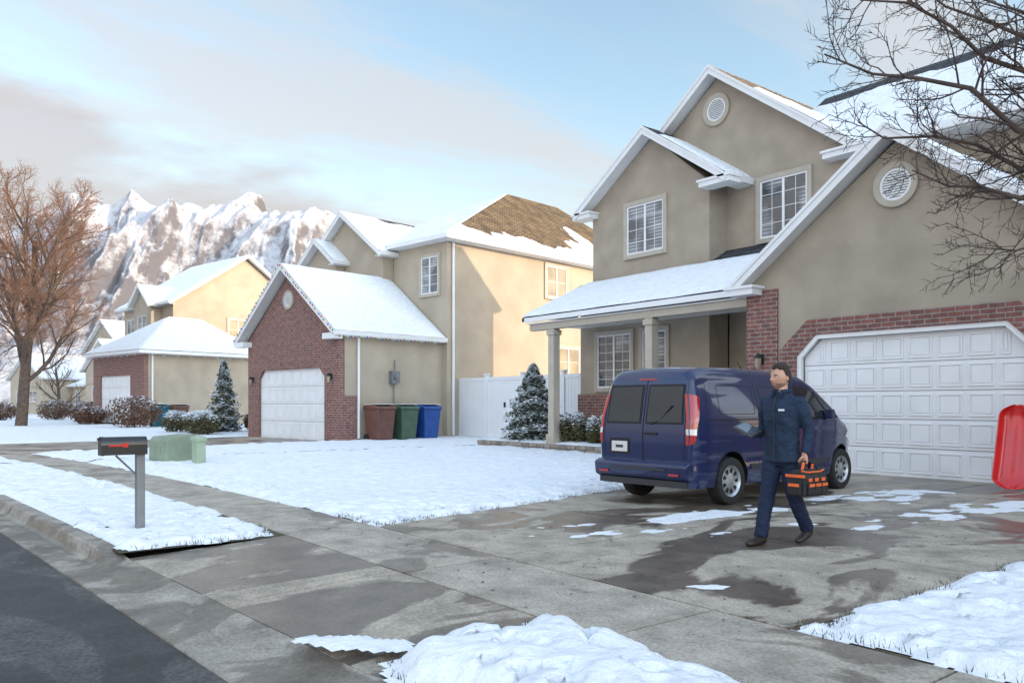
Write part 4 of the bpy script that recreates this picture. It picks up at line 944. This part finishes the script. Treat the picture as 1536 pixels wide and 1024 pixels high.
for j in range(nv+1):
    ph=math.pi*j/nv
    for i in range(nu):
        th=2*math.pi*i/nu;x,y,z=math.sin(ph)*math.cos(th),math.sin(ph)*math.sin(th),math.cos(ph);p=Vector(headpt(x,y,z))
        ok=(z<-.40 and y<.15 and not(abs(x)<.30 and -.58<z<-.47)) ;p*= 1.006 if ok else .97;sv.append(tuple(p))
mb.add(sv,fs);mb.obj('beard_stubble',STB,hd,smooth=True)
def hand(name,org,rotm,curl,side):
    mb=MB();R_=rotm;O=Vector(org)
    T=lambda p:O+R_@Vector(p)
    mb.tube([T((0,0,-.03)),T((0,0,.0)),T((0,0,.035)),T((0,0,.075)),T((0,0,.088))],[(.024,.020),(.030,.019),(.040,.016),(.040,.014),(.034,.010)],14)
    for k,(x,L_) in enumerate(((-.030,.062),(-.010,.072),(.011,.068),(.030,.054))):
        c=curl;p=Vector((x,0,.078));a=0;pts=[Vector((x*.8,0,.05)),p]
        for s_ in (.42,.32,.26):
            a+=c*(1.0);p=p+Vector((x*.05,-math.sin(a)*L_*s_,math.cos(a)*L_*s_));pts.append(p)
        mb.tube([T(q) for q in pts],[.009,.0095,.009,.008,.0065],8)
    sx=side
    mb.tube([T((sx*.022,0,.012)),T((sx*.042,-.012,.032)),T((sx*.048,-.030,.055)),T((sx*.038,-.045,.072))],[.013,.012,.010,.008],8)
    o=mb.obj(name,SKIN,Mn,smooth=True);r=o.modifiers.new('r','REMESH');r.mode='VOXEL';r.voxel_size=.004;r.use_smooth_shade=True;s=o.modifiers.new('s','SMOOTH');s.iterations=2
    return o
Rl=Matrix(((0,1,0),(1,0,0),(0,0,-1)))
hand('left_hand',(.257,-.005,.915),Rl,1.15,-1)
Rr=Matrix(((-1,0,0),(0,0,-1),(0,-1,0)))
hand('right_hand',(-.233,-.165,1.125),Rr,.55,1)
tb=empty('tablet',(-.225,-.265,1.165));tb.parent=Mn;tb.rotation_euler=(math.radians(12),math.radians(28),math.radians(20))
mb=MB();mb.box(-.105,.105,-.14,.14,-.011,.011,0);mb.obj('case',M('case_grey',(.05,.052,.055),.5),tb,bevel=.006);mb=MB();mb.box(-.085,.085,-.115,.115,.0115,.0125);mb.obj('screen',M('tablet_screen',(.08,.10,.13),.1,.1,4,coat=1),tb)
bg=empty('tool_bag',(.285,0,.50));bg.parent=Mn
ORG=M('bag_orange',(.75,.13,.03),.6,.1,10);BAGB=M('bag_black',(.015,.015,.016),.75,.25,30,.4,60)
mb=MB();mb.prism([(-.10,-.20,.02),(.10,-.20,.02),(.105,-.205,.20),(.05,-.19,.28),(-.05,-.19,.28),(-.105,-.205,.20)],(0,.40,0));mb.obj('bag_body',BAGB,bg,bevel=.02)
mb=MB()
for y in (-.165,-.055,.055): mb.box(.103,.128,y,y+.10,.04,.15)
for s_ in (-1,1):mb.box(-.07,.07,min(s_*.20,s_*.23),max(s_*.20,s_*.23),.04,.15)
mb.obj('pockets',BAGB,bg,bevel=.01)
mb=MB()
for y in (-.165,-.055,.055): mb.box(.128,.133,y+.005,y+.095,.118,.148);mb.box(.106,.112,y+.02,y+.08,.165,.20)
mb.box(-.108,.108,-.208,-.203,.205,.235);mb.tube([(.06,-.19,.27),(.075,-.10,.255),(.075,.10,.255),(.06,.19,.27)],.009,6)
for s_ in (-1,1):mb.box(-.06,.06,min(s_*.23,s_*.235),max(s_*.23,s_*.235),.118,.148)
mb.obj('orange_trim',ORG,bg,bevel=.003)
for sx in (-.03,.03):
    mb=MB();mb.tube([(sx*1.8,-.10,.25),(sx,-.09,.33),(sx*.3-.02,-.03,.356),(sx*.3-.02,.03,.356),(sx,.09,.33),(sx*1.8,.10,.25)],.010,8);mb.obj('handle',BAGB,bg,smooth=True)
for (a,b_,h_) in ((-.12,.02,.07),(-.03,-.03,.05),(.07,.0,.06)):
    mb=MB();mb.tube([(b_,a,.26),(b_+.01,a+.01,.28+h_)],.014,8);mb.obj('tool_grip',ORG if h_>.055 else METAL,bg)
# ------------------------------------------------------------ world, sun, camera
w=bpy.data.worlds.new('World');scene.world=w;w.use_nodes=True;nt=w.node_tree;N=nt.nodes;L=nt.links
bg_=N['Background'];EL=math.radians(11);AZ=math.radians(30)
sky=N.new('ShaderNodeTexSky');sky.sky_type='NISHITA';sky.sun_disc=False;sky.sun_elevation=EL;sky.sun_rotation=math.atan2(math.cos(AZ),math.sin(AZ));sky.air_density=1.0;sky.dust_density=.6;sky.ozone_density=1.2
tc=N.new('ShaderNodeTexCoord');sp=N.new('ShaderNodeSeparateXYZ');L.new(tc.outputs['Generated'],sp.inputs[0])
def math_(op,a,b=None,c=None):
    n=N.new('ShaderNodeMath');n.operation=op
    for i,v in enumerate((a,b,c)):
        if v is None:continue
        if isinstance(v,(int,float)):n.inputs[i].default_value=v
        else:L.new(v,n.inputs[i])
    return n.outputs[0]
def maprange(v,a,b,c=0,d=1):
    n=N.new('ShaderNodeMapRange');L.new(v,n.inputs[0]);n.interpolation_type='SMOOTHSTEP'
    for i,q in enumerate((a,b,c,d)):n.inputs[i+1].default_value=q
    return n.outputs[0]
def dot(v):
    n=N.new('ShaderNodeVectorMath');n.operation='DOT_PRODUCT';L.new(tc.outputs['Generated'],n.inputs[0]);n.inputs[1].default_value=v;return n.outputs['Value']
def mixc(f,a,b,mode='MIX'):
    n=N.new('ShaderNodeMix');n.data_type='RGBA';n.blend_type=mode
    for i,v in ((0,f),(6,a),(7,b)):
        if isinstance(v,(int,float)):n.inputs[i].default_value=v
        elif isinstance(v,tuple):n.inputs[i].default_value=(*v,1)
        else:L.new(v,n.inputs[i])
    return n.outputs[2]
den=math_('ADD',math_('MAXIMUM',sp.outputs['Z'],0),.13)
cb=N.new('ShaderNodeCombineXYZ');L.new(math_('DIVIDE',sp.outputs['X'],den),cb.inputs[0]);L.new(math_('DIVIDE',sp.outputs['Y'],den),cb.inputs[1])
n1=N.new('ShaderNodeTexNoise');n1.inputs['Scale'].default_value=.8;n1.inputs['Detail'].default_value=7;n1.inputs['Roughness'].default_value=.6;n1.inputs['Distortion'].default_value=.4
mp=N.new('ShaderNodeMapping');mp.inputs['Scale'].default_value=(1.9,.6,1);mp.inputs['Rotation'].default_value=(0,0,.75);mp.inputs['Location'].default_value=(3.1,1.2,0);L.new(cb.outputs[0],mp.inputs[0]);L.new(mp.outputs[0],n1.inputs['Vector'])
wisp=maprange(n1.outputs['Fac'],.42,.62)
n2=N.new('ShaderNodeTexNoise');n2.inputs['Scale'].default_value=3.0;n2.inputs['Detail'].default_value=6;mp2=N.new('ShaderNodeMapping');mp2.inputs['Scale'].default_value=(1,1,3.0);L.new(tc.outputs['Generated'],mp2.inputs[0]);L.new(mp2.outputs[0],n2.inputs['Vector'])
leftness=dot((-.616,-.788,0))
hz=math_('ADD',math_('ADD',math_('MULTIPLY',n2.outputs['Fac'],.34),.03),math_('MULTIPLY',leftness,.28))
bank=maprange(math_('SUBTRACT',hz,sp.outputs['Z']),-.03,.05)
low=maprange(sp.outputs['Z'],.0,.36,1,0)
base=mixc(1.0,sky.outputs[0],(3.0,2.8,2.52),'MULTIPLY')
c1=mixc(math_('MULTIPLY',wisp,.68),base,(5.2,5.0,4.95))
c2=mixc(math_('MULTIPLY',low,.65),c1,(5.9,5.0,4.25))
c3=mixc(math_('MULTIPLY',bank,.8),c2,(4.35,3.95,3.9))
boost=maprange(dot((.60,-.45,.66)),-.12,.8,1.0,2.6)  # unseen sky behind the camera brightened, added fill for the shaded areas
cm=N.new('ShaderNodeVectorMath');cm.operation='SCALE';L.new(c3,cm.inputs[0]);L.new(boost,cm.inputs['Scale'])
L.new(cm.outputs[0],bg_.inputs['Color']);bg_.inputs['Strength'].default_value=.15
w.cycles.sampling_method='MANUAL';w.cycles.sample_map_resolution=256
sd=Vector((math.cos(AZ)*math.cos(EL),math.sin(AZ)*math.cos(EL),math.sin(EL)))
l=bpy.data.lights.new('sun','SUN');l.energy=4.2;l.angle=math.radians(.5);l.color=(1,.79,.56);lo=bpy.data.objects.new('sun',l);COL.objects.link(lo);lo.rotation_euler=sd.to_track_quat('Z','Y').to_euler();lo.location=(20,20,30)
cam=bpy.data.cameras.new('camera');cam.lens=1200/1536*36;cam.sensor_width=36;cam.shift_y=94/1536;cam.clip_end=20000;cam.clip_start=.1
co=bpy.data.objects.new('camera',cam);COL.objects.link(co);co.location=(0,0,1.42);co.rotation_euler=(math.radians(90),0,A52);scene.camera=co
scene.view_settings.view_transform='Standard';scene.view_settings.look='None';scene.view_settings.exposure=0
